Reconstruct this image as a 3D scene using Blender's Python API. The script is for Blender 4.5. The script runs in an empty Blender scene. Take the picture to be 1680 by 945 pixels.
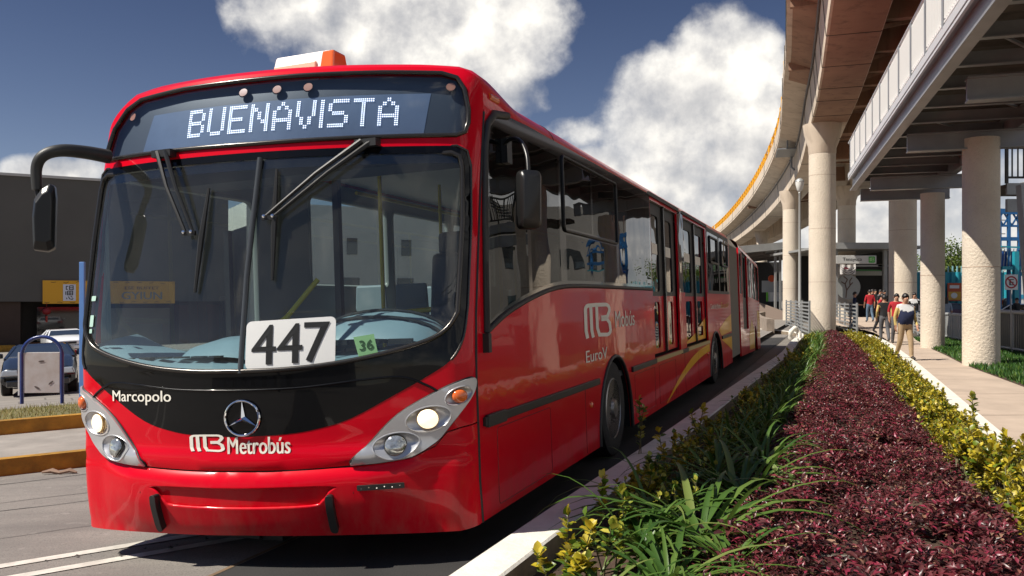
import bpy, bmesh, math, random
import numpy as np
from mathutils import Vector, Matrix
from mathutils.geometry import delaunay_2d_cdt
random.seed(7); rng = np.random.default_rng(7)
S = bpy.context.scene; COL = S.collection; R = math.radians

# ---------------------------------------------------------------- camera, sky, sun, exposure
CAMH = 1.6
cam = bpy.data.cameras.new('camera'); cam.lens = 30.0; cam.sensor_width = 36.0
cam.shift_y = 17.5/1680; cam.clip_start = .05; cam.clip_end = 4000
co = bpy.data.objects.new('camera', cam); COL.objects.link(co)
co.location = (0, 0, CAMH); co.rotation_euler = (R(90), 0, 0); S.camera = co
SUN_EL = 51.0
SUN_DIR = Vector((-.945*math.cos(R(SUN_EL)), -.327*math.cos(R(SUN_EL)), math.sin(R(SUN_EL)))).normalized()
sl = bpy.data.lights.new('sun', 'SUN'); sl.energy = 4.2; sl.angle = R(.5); sl.color = (1, .94, .84)
so = bpy.data.objects.new('sun', sl); COL.objects.link(so)
so.rotation_euler = SUN_DIR.to_track_quat('Z', 'Y').to_euler(); so.location = SUN_DIR*60
S.view_settings.view_transform = 'Standard'; S.view_settings.look = 'None'
S.view_settings.exposure = .75; S.view_settings.gamma = 1; S.view_settings.use_curve_mapping = False
S.cycles.max_bounces = 8; S.cycles.transparent_max_bounces = 12; S.cycles.caustics_reflective = False; S.cycles.caustics_refractive = False

class NT:
    """tiny node-graph writer"""
    def __init__(s, t): s.t = t; t.nodes.clear()
    def n(s, typ, **k):
        o = s.t.nodes.new(typ)
        for a, v in k.items():
            if a.startswith('i_'):
                key = a[2:]; key = int(key) if key.isdigit() else key.replace('_', ' ')
                s.set(o.inputs[key], v)
            else: setattr(o, a, v)
        return o
    def set(s, sock, v):
        if hasattr(v, 'is_output') or isinstance(v, bpy.types.NodeSocket): s.t.links.new(v, sock)
        elif isinstance(v, bpy.types.Node): s.t.links.new(v.outputs[0], sock)
        else: sock.default_value = v
    def m(s, op, a, b=None, c=None, clamp=False):
        o = s.t.nodes.new('ShaderNodeMath'); o.operation = op; o.use_clamp = clamp
        for i, v in enumerate((a, b, c)):
            if v is not None: s.set(o.inputs[i], v)
        return o.outputs[0]
    def mix(s, f, a, b, mode='MIX'):
        o = s.t.nodes.new('ShaderNodeMix'); o.data_type = 'RGBA'; o.blend_type = mode
        s.set(o.inputs[0], f); s.set(o.inputs[6], a); s.set(o.inputs[7], b); return o.outputs[2]
    def ramp(s, f, stops):
        o = s.t.nodes.new('ShaderNodeValToRGB'); s.set(o.inputs[0], f); e = o.color_ramp.elements
        while len(e) < len(stops): e.new(.5)
        for q, (p, c) in zip(e, stops): q.position = p; q.color = c if len(c) == 4 else (*c, 1)
        return o.outputs[0]
    def noise(s, vec, scale, detail=4, rough=.55):
        o = s.n('ShaderNodeTexNoise'); 
        if vec is not None: s.set(o.inputs['Vector'], vec)
        o.inputs['Scale'].default_value = scale; o.inputs['Detail'].default_value = detail; o.inputs['Roughness'].default_value = rough
        return o.outputs[0]

def build_sky():
    w = bpy.data.worlds.new('World'); S.world = w; w.use_nodes = True
    g = NT(w.node_tree)
    sky = g.n('ShaderNodeTexSky', sky_type='NISHITA', sun_disc=False)
    sky.sun_elevation = R(SUN_EL); sky.sun_rotation = math.atan2(SUN_DIR.x, SUN_DIR.y)
    sky.altitude = 2200; sky.air_density = 1.0; sky.dust_density = .3; sky.ozone_density = 2.0
    tc = g.n('ShaderNodeTexCoord'); sep = g.n('ShaderNodeSeparateXYZ'); g.set(sep.inputs[0], tc.outputs['Generated'])
    x, y, z = sep.outputs
    yy = g.m('MAXIMUM', y, .03)
    u = g.m('DIVIDE', x, yy); v = g.m('DIVIDE', z, yy)
    cmb = g.n('ShaderNodeCombineXYZ', i_0=u, i_1=v, i_2=0.0).outputs[0]
    front = g.m('MULTIPLY', g.m('GREATER_THAN', y, .03), g.m('LESS_THAN', u, .72))
    gen = tc.outputs['Generated']
    warp = g.noise(gen, 9, 2)
    dens = None
    B = [(1195,110,85,85,1),(1110,190,130,95,1),(1180,270,170,110,1),(1010,300,110,62,.9),(955,215,60,26,.5),(1330,250,160,150,1),
         (650,35,235,95,1),(790,75,125,85,1),(840,15,70,70,.9),(480,15,110,60,.8),(700,130,150,50,.8),(840,160,60,40,.65),
         (85,284,90,26,.95),(1250,390,330,110,.95),(1480,410,330,130,.95),(1700,380,300,150,.9),
         (455,72,70,30,.40),(960,330,150,60,.8)]
    for px, py, rx, ry, a in B:
        du = g.m('DIVIDE', g.m('SUBTRACT', u, (px-840)/1400), rx*1.25/1400)
        dv = g.m('DIVIDE', g.m('SUBTRACT', v, (490-py)/1400), ry*1.25/1400)
        b = g.m('MULTIPLY', g.m('SUBTRACT', 1.0, g.m('ADD', g.m('MULTIPLY', du, du), g.m('MULTIPLY', dv, dv))), a)
        dens = b if dens is None else g.m('SMOOTH_MAX', dens, b, .15)
    dens = g.m('MAXIMUM', dens, -1.0)
    back = g.m('SUBTRACT', g.noise(gen, 2.2, 3), g.m('SUBTRACT', g.m('ADD', .31, g.m('MULTIPLY', z, .6)), g.m('MULTIPLY', x, .60)))  # cloud outside the view, thickened towards the right as added fill light
    dens = g.m('ADD', g.m('MULTIPLY', dens, front), g.m('MULTIPLY', back, g.m('SUBTRACT', 1.0, front)))
    n1 = g.noise(gen, 11, 9, .58)
    vo = g.n('ShaderNodeVectorMath', operation='ADD'); g.set(vo.inputs[0], gen); vo.inputs[1].default_value = (-.018, -.01, .02)
    n2 = g.noise(vo.outputs[0], 11, 5, .52)
    n3 = g.noise(gen, 4.5, 3, .5)
    d = g.m('ADD', dens, g.m('MULTIPLY', g.m('SUBTRACT', n1, .52), 2.2)); d = g.m('ADD', d, g.m('MULTIPLY', g.m('SUBTRACT', n3, .5), 1.5))
    cov = g.ramp(g.m('MULTIPLY', d, .5, clamp=True), [(.0, (0,0,0)), (.08, (.14,.14,.14)), (.24, (.66,.66,.66)), (.50, (1,1,1))])
    lit = g.m('ADD', .45, g.m('MULTIPLY', g.m('SUBTRACT', n1, n2), 2.6))
    lit = g.m('ADD', lit, g.m('MULTIPLY', g.m('SUBTRACT', n3, .5), 1.5))
    lit = g.m('ADD', lit, g.m('MULTIPLY', g.m('SUBTRACT', v, .13), g.m('MULTIPLY', front, 1.1)), clamp=True)
    ccol = g.ramp(lit, [(.0, (2.9,2.95,3.1)), (.42, (4.5,4.4,4.3)), (1, (7.4,7.1,6.5))])
    tint = g.mix(1.0, sky.outputs[0], g.ramp(z, [(.0, (.66,.59,.55)), (.12, (.47,.41,.41)), (.38, (.26,.25,.30)), (.75, (.62,.62,.66))]), 'MULTIPLY')  # zenith above the view brightened to add fill
    colr = g.mix(cov, tint, ccol)
    bg = g.n('ShaderNodeBackground'); g.set(bg.inputs[0], colr); bg.inputs[1].default_value = .10
    out = g.n('ShaderNodeOutputWorld'); g.set(out.inputs[0], bg)
build_sky()

# ---------------------------------------------------------------- materials
MATS = {}
def mat(name, col, rough=.6, metal=0., coat=0., var=0., vscale=3., bump=0., bscale=40., spec=.5, emit=None, estr=0., col2=None, sheen=0.):
    if name in MATS: return MATS[name]
    m = bpy.data.materials.new(name); m.use_nodes = True; g = NT(m.node_tree)
    p = g.n('ShaderNodeBsdfPrincipled'); o = g.n('ShaderNodeOutputMaterial'); g.set(o.inputs[0], p)
    c = (*col, 1)
    p.inputs['Base Color'].default_value = c; p.inputs['Roughness'].default_value = rough
    p.inputs['Metallic'].default_value = metal; p.inputs['Coat Weight'].default_value = coat; p.inputs['Coat Roughness'].default_value = .03
    p.inputs['Specular IOR Level'].default_value = spec
    tc = g.n('ShaderNodeTexCoord').outputs['Object']
    if var > 0 or col2:
        nz = g.noise(tc, vscale, 6, .6); c2 = (*(col2 or tuple(q*(1-var) for q in col)), 1)
        f = g.ramp(nz, [(.35, (0,0,0)), (.68, (1,1,1))])
        g.set(p.inputs['Base Color'], g.mix(f, c, c2))
    if bump > 0:
        nb = g.noise(tc, bscale, 5, .6)
        b = g.n('ShaderNodeBump', i_Strength=bump, i_Distance=.02); g.set(b.inputs['Height'], nb); g.set(p.inputs['Normal'], b)
    if emit: p.inputs['Emission Color'].default_value = (*emit, 1); p.inputs['Emission Strength'].default_value = estr
    MATS[name] = m; return m

def glass(name, tint, refl=1.0, rough=0.0, ior=1.5, wave=0., dust=0.):
    if name in MATS: return MATS[name]
    m = bpy.data.materials.new(name); m.use_nodes = True; g = NT(m.node_tree)
    bf = g.n('ShaderNodeNewGeometry').outputs['Backfacing']; fr = g.n('ShaderNodeFresnel'); g.set(fr.inputs[0], g.m('ADD', ior, g.m('MULTIPLY', bf, 1/ior-ior))); f = g.m('MULTIPLY', fr, refl, clamp=True)
    tr = g.n('ShaderNodeBsdfTransparent'); tr.inputs[0].default_value = (*tint, 1)
    gl = g.n('ShaderNodeBsdfGlossy'); gl.inputs['Roughness'].default_value = rough; gl.inputs[0].default_value = (1, 1, 1, 1)
    if wave:
        tc = g.n('ShaderNodeTexCoord').outputs['Object']
        b = g.n('ShaderNodeBump', i_Strength=wave, i_Distance=.05); g.set(b.inputs['Height'], g.noise(tc, 1.6, 1)); g.set(gl.inputs['Normal'], b)
    mx = g.n('ShaderNodeMixShader'); g.set(mx.inputs[0], f); g.set(mx.inputs[1], tr); g.set(mx.inputs[2], gl)
    if dust:
        tc = g.n('ShaderNodeTexCoord').outputs['Object']; df = g.n('ShaderNodeBsdfDiffuse'); df.inputs[0].default_value = (.62,.60,.55,1); m2 = g.n('ShaderNodeMixShader')
        g.set(m2.inputs[0], g.m('MULTIPLY', g.ramp(g.noise(tc, 2.6, 7, .65), [(.30,(.35,.35,.35)),(.72,(1,1,1))]), dust)); g.set(m2.inputs[1], mx); g.set(m2.inputs[2], df); mx = m2
    o = g.n('ShaderNodeOutputMaterial'); g.set(o.inputs[0], mx); MATS[name] = m; return m

def leafmat(name, stops, rough=.45, trans=.25):
    m = bpy.data.materials.new(name); m.use_nodes = True; g = NT(m.node_tree)
    ri = g.n('ShaderNodeNewGeometry').outputs['Random Per Island']
    c = g.ramp(ri, stops)
    p = g.n('ShaderNodeBsdfPrincipled', i_Roughness=rough); g.set(p.inputs['Base Color'], c)
    t = g.n('ShaderNodeBsdfTranslucent'); g.set(t.inputs[0], c)
    mx = g.n('ShaderNodeMixShader'); mx.inputs[0].default_value = trans; g.set(mx.inputs[1], p); g.set(mx.inputs[2], t)
    o = g.n('ShaderNodeOutputMaterial'); g.set(o.inputs[0], mx); MATS[name] = m; return m

def red_paint():
    m = bpy.data.materials.new('red_paint'); m.use_nodes = True; g = NT(m.node_tree); tc = g.n('ShaderNodeTexCoord').outputs['Object']
    sp = g.n('ShaderNodeSeparateXYZ'); g.set(sp.inputs[0], tc); mp = g.n('ShaderNodeMapping'); g.set(mp.inputs[0], tc); mp.inputs['Scale'].default_value = (3, 3, .8)
    c = g.mix(g.ramp(g.noise(tc, .9, 4), [(.35,(0,0,0)),(.7,(1,1,1))]), (.62,.0008,.013,1), (.57,.0008,.012,1))
    low = g.ramp(sp.outputs[2], [(.18,(1,1,1)),(.62,(0,0,0))]); spl = g.ramp(g.noise(mp.outputs[0], 3.5, 7, .7), [(.42,(0,0,0)),(.72,(1,1,1))]); fl = g.ramp(g.noise(tc, 55, 3, .7), [(.62,(0,0,0)),(.72,(1,1,1))])
    dust = g.m('ADD', g.m('MULTIPLY', g.m('MULTIPLY', low, spl), .34), g.m('MULTIPLY', fl, .05)); c = g.mix(dust, c, (.30,.17,.12,1))
    p = g.n('ShaderNodeBsdfPrincipled'); g.set(p.inputs['Base Color'], c); p.inputs['Specular IOR Level'].default_value = .06; p.inputs['Coat Weight'].default_value = .42
    g.set(p.inputs['Roughness'], g.m('ADD', .30, g.m('MULTIPLY', dust, .8))); g.set(p.inputs['Coat Roughness'], g.m('ADD', .03, g.m('MULTIPLY', dust, .6)))
    b = g.n('ShaderNodeBump', i_Strength=.05, i_Distance=.05); g.set(b.inputs['Height'], g.noise(tc, 2.2, 2)); g.set(p.inputs['Coat Normal'], b)
    o = g.n('ShaderNodeOutputMaterial'); g.set(o.inputs[0], p); MATS['red_paint'] = m; return m
RED = red_paint()
BLACKGLOSS = mat('black_gloss', (.003, .003, .0035), .25, 0, .42, spec=.1)
FRIT = mat('black_frit', (.006, .006, .006), .08, 0, .6)
RUBBER = mat('black_rubber', (.012, .012, .012), .45)
TYRE = mat('tyre_rubber', (.014, .013, .012), .8, bump=.2)
GASKET = mat('window_gasket', (.06, .055, .05), .22, .7)
DARK = mat('dark_trim', (.03, .029, .026), .5, var=.3)
SILVER = mat('silver_housing', (.56, .56, .57), .28, .55)
CHROME = mat('chrome', (.8, .8, .82), .06, 1.0)
STEEL = mat('wheel_steel', (.38, .36, .34), .35, .8, var=.4, vscale=8)
WHITE = mat('white_vinyl', (.78, .78, .76), .4)
CREAM = mat('cream_vinyl', (.84, .80, .70), .6, spec=.2)
BLACKINK = mat('black_vinyl', (.01, .01, .01), .5)
GREENST = mat('green_paper', (.20, .42, .20), .6)
AMBER = mat('amber_lens', (.75, .14, .02), .12, 0, 1.0)
PINKLENS = mat('peach_lens', (.50, .22, .14), .35, 0, .3)
LAMPON = mat('lit_lamp', (.9, .8, .6), .1, 0, 1.0, emit=(1, .66, .30), estr=.8)
LAMPCORE = mat('lit_lamp_core', (.9, .85, .7), .1, 0, 1.0, emit=(1, .80, .48), estr=.85)
LAMPOFF = mat('clear_lamp', (.62, .64, .62), .08, .7, 1.0, var=.6, vscale=30)
LED = mat('led_dot', (.9, .92, 1), .4, emit=(.80, .86, 1), estr=1.1)
LEDPANEL = mat('led_panel', (.17, .23, .34), .35, 0, 1.0, var=.25, vscale=2)
YELLOWP = mat('yellow_paint', (.85, .42, .01), .4, 0, .3, spec=.2)
HANDRAIL = mat('yellow_handrail', (.72, .60, .03), .35)
INTGREY = mat('interior_grey', (.30, .34, .36), .6)
INTDARK = mat('interior_dark', (.07, .075, .08), .7)
DASH = mat('dashboard_vinyl', (.20, .28, .33), .4, var=.2, vscale=2)
BELLOWS = mat('bellows_fabric', (.20, .18, .15), .6)
GOLDSILL = mat('door_sill_metal', (.42, .34, .16), .35, .5)
WSGLASS = glass('windshield_glass', (.80, .91, .91), 1.4, 0, 1.5, wave=.02, dust=.03)
DISPGLASS = glass('display_glass', (.80, .85, .9), 1.2, 0, 1.5)
SIDEGLASS = glass('side_glass', (.05, .053, .053), .95, .0, 1.5, wave=.10)
FARGLASS = glass('left_side_glass', (.55, .60, .58), 1.5, 0, 1.5)
ASPHALT = mat('asphalt', (.105, .096, .088), .85, var=.35, vscale=1.2, bump=.25, bscale=60)

# ---------------------------------------------------------------- mesh helpers
class MB:
    def __init__(s): s.v = []; s.f = []; s.mi = []; s.cm = 0
    def add(s, vs, fs, mi=None):
        o = len(s.v); s.v.extend([tuple(q) for q in vs]); s.f.extend([tuple(i+o for i in f) for f in fs])
        s.mi.extend([s.cm if mi is None else mi]*len(fs)); return s
    def box(s, c, d, rz=0., mi=None, taper=None, M=None):
        x, y, z = d[0]/2, d[1]/2, d[2]/2; t = taper or (1, 1)
        vs = [(-x,-y,-z),(x,-y,-z),(x,y,-z),(-x,y,-z),(-x*t[0],-y*t[1],z),(x*t[0],-y*t[1],z),(x*t[0],y*t[1],z),(-x*t[0],y*t[1],z)]
        if M is not None: vs = [M @ Vector(q) for q in vs]
        cr, sr = math.cos(rz), math.sin(rz)
        vs = [(q[0]*cr-q[1]*sr+c[0], q[0]*sr+q[1]*cr+c[1], q[2]+c[2]) for q in vs]
        return s.add(vs, [(0,3,2,1),(4,5,6,7),(0,1,5,4),(1,2,6,5),(2,3,7,6),(3,0,4,7)], mi)
    def beam(s, a, b, w, h, mi=None, up=(0,0,1)):
        a, b = Vector(a), Vector(b); d = (b-a).normalized(); r = d.cross(Vector(up))
        if r.length < 1e-4: r = d.cross(Vector((1,0,0)))
        r.normalize(); u = r.cross(d)
        vs = []
        for p in (a, b):
            for i, j in ((-1,-1),(1,-1),(1,1),(-1,1)): vs.append(p+r*(i*w/2)+u*(j*h/2))
        return s.add(vs, [(0,1,2,3),(7,6,5,4),(0,4,5,1),(1,5,6,2),(2,6,7,3),(3,7,4,0)], mi)
    def tube(s, path, r, n=8, mi=None, closed=False, cap=True):
        P = [Vector(p) for p in path]; N = len(P); rr = r if isinstance(r, (list, tuple)) else [r]*N
        T = []
        for i in range(N):
            a = P[i-1] if (i > 0 or closed) else P[i]; b = P[(i+1) % N] if (i < N-1 or closed) else P[i]
            T.append((b-a).normalized())
        up = Vector((0,0,1)) if abs(T[0].z) < .9 else Vector((1,0,0))
        u = T[0].cross(up).normalized(); vs = []
        for i in range(N):
            u = (u - T[i]*u.dot(T[i])).normalized(); w = T[i].cross(u)
            for k in range(n):
                a = 2*math.pi*k/n; vs.append(P[i]+(u*math.cos(a)+w*math.sin(a))*rr[i])
        fs = []
        for i in range(N if closed else N-1):
            j = (i+1) % N
            for k in range(n): fs.append((i*n+k, i*n+(k+1) % n, j*n+(k+1) % n, j*n+k))
        if cap and not closed: fs += [tuple(range(n-1,-1,-1)), tuple((N-1)*n+k for k in range(n))]
        return s.add(vs, fs, mi)
    def lathe(s, c, prof, n=24, axis='z', mi=None):
        vs = []
        for r, h in prof:
            for k in range(n):
                a = 2*math.pi*k/n; p = (r*math.cos(a), r*math.sin(a), h)
                if axis == 'x': p = (p[2], p[0], p[1])
                if axis == 'y': p = (p[1], p[2], p[0])
                vs.append((p[0]+c[0], p[1]+c[1], p[2]+c[2]))
        fs = []
        for i in range(len(prof)-1):
            for k in range(n): fs.append((i*n+k, i*n+(k+1) % n, (i+1)*n+(k+1) % n, (i+1)*n+k))
        if prof[0][0] > 1e-5: fs.append(tuple(range(n-1,-1,-1)))
        if prof[-1][0] > 1e-5: fs.append(tuple((len(prof)-1)*n+k for k in range(n)))
        return s.add(vs, fs, mi)
    def prism(s, poly, z0, z1, mi=None):
        n = len(poly); vs = [(*p, z0) for p in poly]+[(*p, z1) for p in poly]
        fs = [tuple(range(n-1,-1,-1)), tuple(range(n,2*n))]+[(i,(i+1) % n,(i+1) % n+n,i+n) for i in range(n)]
        return s.add(vs, fs, mi)
    def build(s, name, mats, parent=None, smooth=False, bevel=0., loc=None):
        me = bpy.data.meshes.new(name); me.from_pydata([tuple(v) for v in s.v], [], s.f)
        for m in (mats if isinstance(mats, (list, tuple)) else [mats]): me.materials.append(m)
        if len(me.materials) > 1: me.polygons.foreach_set('material_index', s.mi)
        me.update()
        o = bpy.data.objects.new(name, me); COL.objects.link(o)
        if parent: o.parent = parent
        if loc: o.location = loc
        if smooth:
            me.polygons.foreach_set('use_smooth', [True]*len(me.polygons)); me.set_sharp_from_angle(angle=R(smooth if smooth > 1 else 40))
        if bevel:
            b = o.modifiers.new('bevel', 'BEVEL'); b.width = bevel; b.segments = 2; b.limit_method = 'ANGLE'; b.angle_limit = R(35)
        return o

def tag(o, label, cat, group=None, kind=None):
    if label: o['label'] = label
    if cat: o['category'] = cat
    if group: o['group'] = group
    if kind: o['kind'] = kind
    return o
def structure(o): o['kind'] = 'structure'; return o
def thing(name, label, cat, loc=(0,0,0), rz=0., group=None):
    o = bpy.data.objects.new(name, None); COL.objects.link(o); o.location = loc; o.rotation_euler = (0, 0, rz); o.empty_display_size = .2
    return tag(o, label, cat, group)

def catmull(pts, k=6, closed=False):
    P = [np.array(p, float) for p in pts]; n = len(P); out = []
    for i in range(n if closed else n-1):
        p0 = P[i-1] if (i > 0 or closed) else P[i]; p1 = P[i]; p2 = P[(i+1) % n]; p3 = P[(i+2) % n] if (i+2 < n or closed) else P[(i+1) % n]
        for j in range(k):
            t = j/k
            out.append(.5*((2*p1)+(-p0+p2)*t+(2*p0-5*p1+4*p2-p3)*t*t+(-p0+3*p1-3*p2+p3)*t**3))
    if not closed: out.append(P[-1])
    return [tuple(o) for o in out]
def densify(poly, step):
    out = []
    for i in range(len(poly)):
        a = np.array(poly[i], float); b = np.array(poly[(i+1) % len(poly)], float)
        n = max(1, int(np.linalg.norm(b-a)/step))
        for j in range(n): out.append(tuple(a+(b-a)*j/n))
    return out
def inside(px, py, poly):
    P = np.array(poly); x0, y0 = P[:,0], P[:,1]; x1, y1 = np.roll(x0,-1), np.roll(y0,-1)
    c = np.zeros(px.shape, bool)
    for a, b, d, e in zip(x0, y0, x1, y1):
        if b != e: c ^= ((b > py) != (e > py)) & (px < (d-a)*(py-b)/(e-b)+a)
    return c
def area(poly): P = np.array(poly); return .5*np.sum(P[:,0]*np.roll(P[:,1],-1)-np.roll(P[:,0],-1)*P[:,1])
def rect(a0, b0, a1, b1, r=0., k=5):
    if r <= 0: return [(a0,b0),(a1,b0),(a1,b1),(a0,b1)]
    o = []
    for cx, cy, s in ((a0+r,b0+r,180),(a1-r,b0+r,270),(a1-r,b1-r,0),(a0+r,b1-r,90)):
        for j in range(k+1): t = R(s+90*j/k); o.append((cx+r*math.cos(t), cy+r*math.sin(t)))
    return o
def ellipse(cx, cy, rx, ry, rot=0., n=28):
    c, s_ = math.cos(rot), math.sin(rot); o = []
    for k in range(n):
        t = 2*math.pi*k/n; x, y = rx*math.cos(t), ry*math.sin(t); o.append((cx+x*c-y*s_, cy+x*s_+y*c))
    return o
def patch(mb, mapf, outline, holes=(), step=.06, off=0., thick=.01, mi=None, ostep=None):
    """fill a flat outline (with holes), drape it on a curved surface and give it thickness"""
    loops = [densify(outline, ostep or step)]+[densify(h, ostep or step) for h in holes]
    if area(loops[0]) < 0: loops[0].reverse()
    P = []; E = []; bl = []
    for lp in loops:
        o = len(P); P += lp; n = len(lp); E += [(o+i, o+(i+1) % n) for i in range(n)]
    A = np.array(loops[0]); lo = A.min(0); hi = A.max(0)
    gx, gy = np.meshgrid(np.arange(lo[0]+step/2, hi[0], step), np.arange(lo[1]+step/2, hi[1], step)); gx = gx.ravel(); gy = gy.ravel()
    ok = inside(gx, gy, loops[0])
    for h in loops[1:]: ok &= ~inside(gx, gy, h)
    AP = np.array(P); gx, gy = gx[ok], gy[ok]
    if len(gx):
        dm = np.full(len(gx), 9.)
        for q in AP: dm = np.minimum(dm, np.hypot(gx-q[0], gy-q[1]))
        gx, gy = gx[dm > step*.45], gy[dm > step*.45]
        P = P+list(zip(gx.tolist(), gy.tolist()))
    vs, es, fs, _, _, _ = delaunay_2d_cdt([Vector(p) for p in P], E, [], 0, 1e-6)
    V = np.array([(v.x, v.y) for v in vs]); T = np.array([f for f in fs])
    c = V[T].mean(1); ok = inside(c[:,0], c[:,1], loops[0])
    for h in loops[1:]: ok &= ~inside(c[:,0], c[:,1], h)
    T = T[ok]; n = len(V)
    a2 = (V[T[:,1],0]-V[T[:,0],0])*(V[T[:,2],1]-V[T[:,0],1])-(V[T[:,1],1]-V[T[:,0],1])*(V[T[:,2],0]-V[T[:,0],0])
    T[a2 < 0] = T[a2 < 0][:, ::-1]
    F = [tuple(int(i) for i in t) for t in T]
    out = mapf(V, off); vv = [tuple(q) for q in out]
    if thick > 0:
        inn = mapf(V, off-thick); vv += [tuple(q) for q in inn]
        cnt = {}
        for t in F:
            for a, b in ((t[0],t[1]),(t[1],t[2]),(t[2],t[0])): cnt[(a,b)] = cnt.get((a,b),0)+1
        F2 = list(F)+[(t[2]+n,t[1]+n,t[0]+n) for t in F]
        for (a,b) in cnt:
            if (b,a) not in cnt: F2.append((b,a,a+n,b+n))
        F = F2
    mb.add(vv, F, mi); return mb
def stroke(pts, w, closed=False):
    """flat ribbon polygon along a 2D polyline"""
    P = [np.array(p, float) for p in pts]; n = len(P); Lp, Rp = [], []
    for i in range(n):
        d1 = P[i]-P[i-1] if (i > 0 or closed) else P[1]-P[0]; d2 = P[(i+1) % n]-P[i] if (i < n-1 or closed) else d1
        d1 = d1/np.linalg.norm(d1); d2 = d2/np.linalg.norm(d2); t = d1+d2; t /= max(np.linalg.norm(t), 1e-6)
        m = np.array([-t[1], t[0]]); k = 1/max(.4, float(np.dot(m, [-d1[1], d1[0]])))
        Lp.append(tuple(P[i]+m*w/2*k)); Rp.append(tuple(P[i]-m*w/2*k))
    return Lp, Rp
_tc = {}
def text2d(body, bold=0.):
    k = (body, bold)
    if k in _tc: return _tc[k]
    cu = bpy.data.curves.new('t', 'FONT'); cu.body = body; cu.size = 1; cu.offset = bold; cu.fill_mode = 'FRONT'; cu.resolution_u = 3
    o = bpy.data.objects.new('t', cu); COL.objects.link(o); bpy.context.view_layer.update()
    me = o.evaluated_get(bpy.context.evaluated_depsgraph_get()).to_mesh()
    V = np.array([v.co[:2] for v in me.vertices]); F = [tuple(p.vertices) for p in me.polygons]
    bpy.data.objects.remove(o); bpy.data.curves.remove(cu); _tc[k] = (V, F); return _tc[k]
def text(mb, mapf, body, a0, b0, a1, b1, off=.004, bold=0., rot=0., slant=0., mi=None):
    """write a word into the rectangle a0..a1, b0..b1 of a surface"""
    if bold:
        for k, sh in enumerate((-1,1)): text(mb, mapf, body, a0+sh*bold*(b1-b0)*.9, b0, a1+sh*bold*(b1-b0)*.9, b1, off+.0007*(k+1), 0, rot, slant, mi)
    V, F = text2d(body); lo, hi = V.min(0), V.max(0); u = (V-lo)/(hi-lo)
    q = np.stack([a0+(a1-a0)*u[:,0]+slant*u[:,1]*(b1-b0), b0+(b1-b0)*u[:,1]], 1)
    if rot:
        c = np.array([(a0+a1)/2, (b0+b1)/2]); d = q-c; q = c+np.stack([d[:,0]*math.cos(rot)-d[:,1]*math.sin(rot), d[:,0]*math.sin(rot)+d[:,1]*math.cos(rot)], 1)
    mb.add([tuple(p) for p in mapf(q, off)], F, mi)
def mkplane(o, ux, uy):
    o, ux, uy = np.array(o, float), np.array(ux, float), np.array(uy, float); n = np.cross(ux, uy); n /= np.linalg.norm(n)
    return lambda V, off: o+V[:,0:1]*ux+V[:,1:2]*uy+off*n

def copy_tree(o, parent=None):
    c = o.copy(); COL.objects.link(c)
    if parent: c.parent = parent
    for ch in list(o.children): copy_tree(ch, c)
    return c

# ================================================================ ground frame
PHI = R(20.55); AX = Vector((math.sin(PHI), math.cos(PHI))); LN = Vector((-AX.y, AX.x)); P0 = Vector((-.2, 5.61)); SLOPE = .037
def gz(X, Y):
    """height of the street: level by the planter, falling away to the left with the crossfall"""
    n = (X-P0.x)*LN.x+(Y-P0.y)*LN.y
    n = np.clip(n, -.25, 66.)
    return -.1-SLOPE*n
def sheet(name, quads_fn, mats, nu, nv, off=0., hf=gz):
    u, v = np.meshgrid(np.linspace(0,1,nu+1), np.linspace(0,1,nv+1)); X, Y = quads_fn(u.ravel(), v.ravel()); Z = hf(X, Y)+off
    F = [(j*(nu+1)+i, j*(nu+1)+i+1, (j+1)*(nu+1)+i+1, (j+1)*(nu+1)+i) for j in range(nv) for i in range(nu)]
    mb = MB(); mb.add(list(zip(X.tolist(), Y.tolist(), Z.tolist())), F); o = mb.build(name, mats)
    o.data.polygons.foreach_set('use_smooth', [True]*len(F))
    return o
# ================================================================ the bus
W = 1.38; LB = 1.285; TB = R(22); RC = .16; SH = .194
LT = LB+RC*(math.pi/2-TB)
def plan(l):
    s = np.sign(l); l = np.abs(l); k = TB/LB
    xb = np.sin(np.minimum(l,LB)*k)/k; yb = (1-np.cos(np.minimum(l,LB)*k))/k
    t = np.clip((l-LB)/RC+TB, TB, math.pi/2)
    return s*(xb+RC*(np.sin(t)-math.sin(TB))*(l > LB)), yb+RC*(math.cos(TB)-np.cos(t))*(l > LB)
XE, YE = [float(q[0]) for q in plan(np.array([LT]))]
RZ = np.array([.2,.24,.30,.42,.56,.61,.635,.655,.675,.705,.745,.79,.9,1.3,1.6,2.4,2.7,3.0,3.2,3.3,3.36])
RY = np.array([.05,.02,-.005,-.04,-.05,-.035,-.005,-.005,-.03,-.032,-.005,.0,-.005,.0,.03,.17,.23,.29,.34,.385,.45])
ZD = np.linspace(.1, 3.5, 1701); _k = np.exp(-.5*(np.arange(-12,13)*.002/.008)**2); _k /= _k.sum()
RD = np.convolve(np.interp(ZD, RZ, RY), _k, 'same'); BD = np.interp(ZD, [.2,1.3,1.6,2.4,2.7,3.0,3.2,3.3,3.36], [.03,0,.03,.17,.23,.29,.34,.385,.45])
_k2 = np.exp(-.5*(np.arange(-60,61)*.002/.05)**2); _k2 /= _k2.sum(); BD[60:-60] = np.convolve(BD, _k2, 'valid'); RD[:12] = RD[12]; RD[-12:] = RD[-13]
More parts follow.
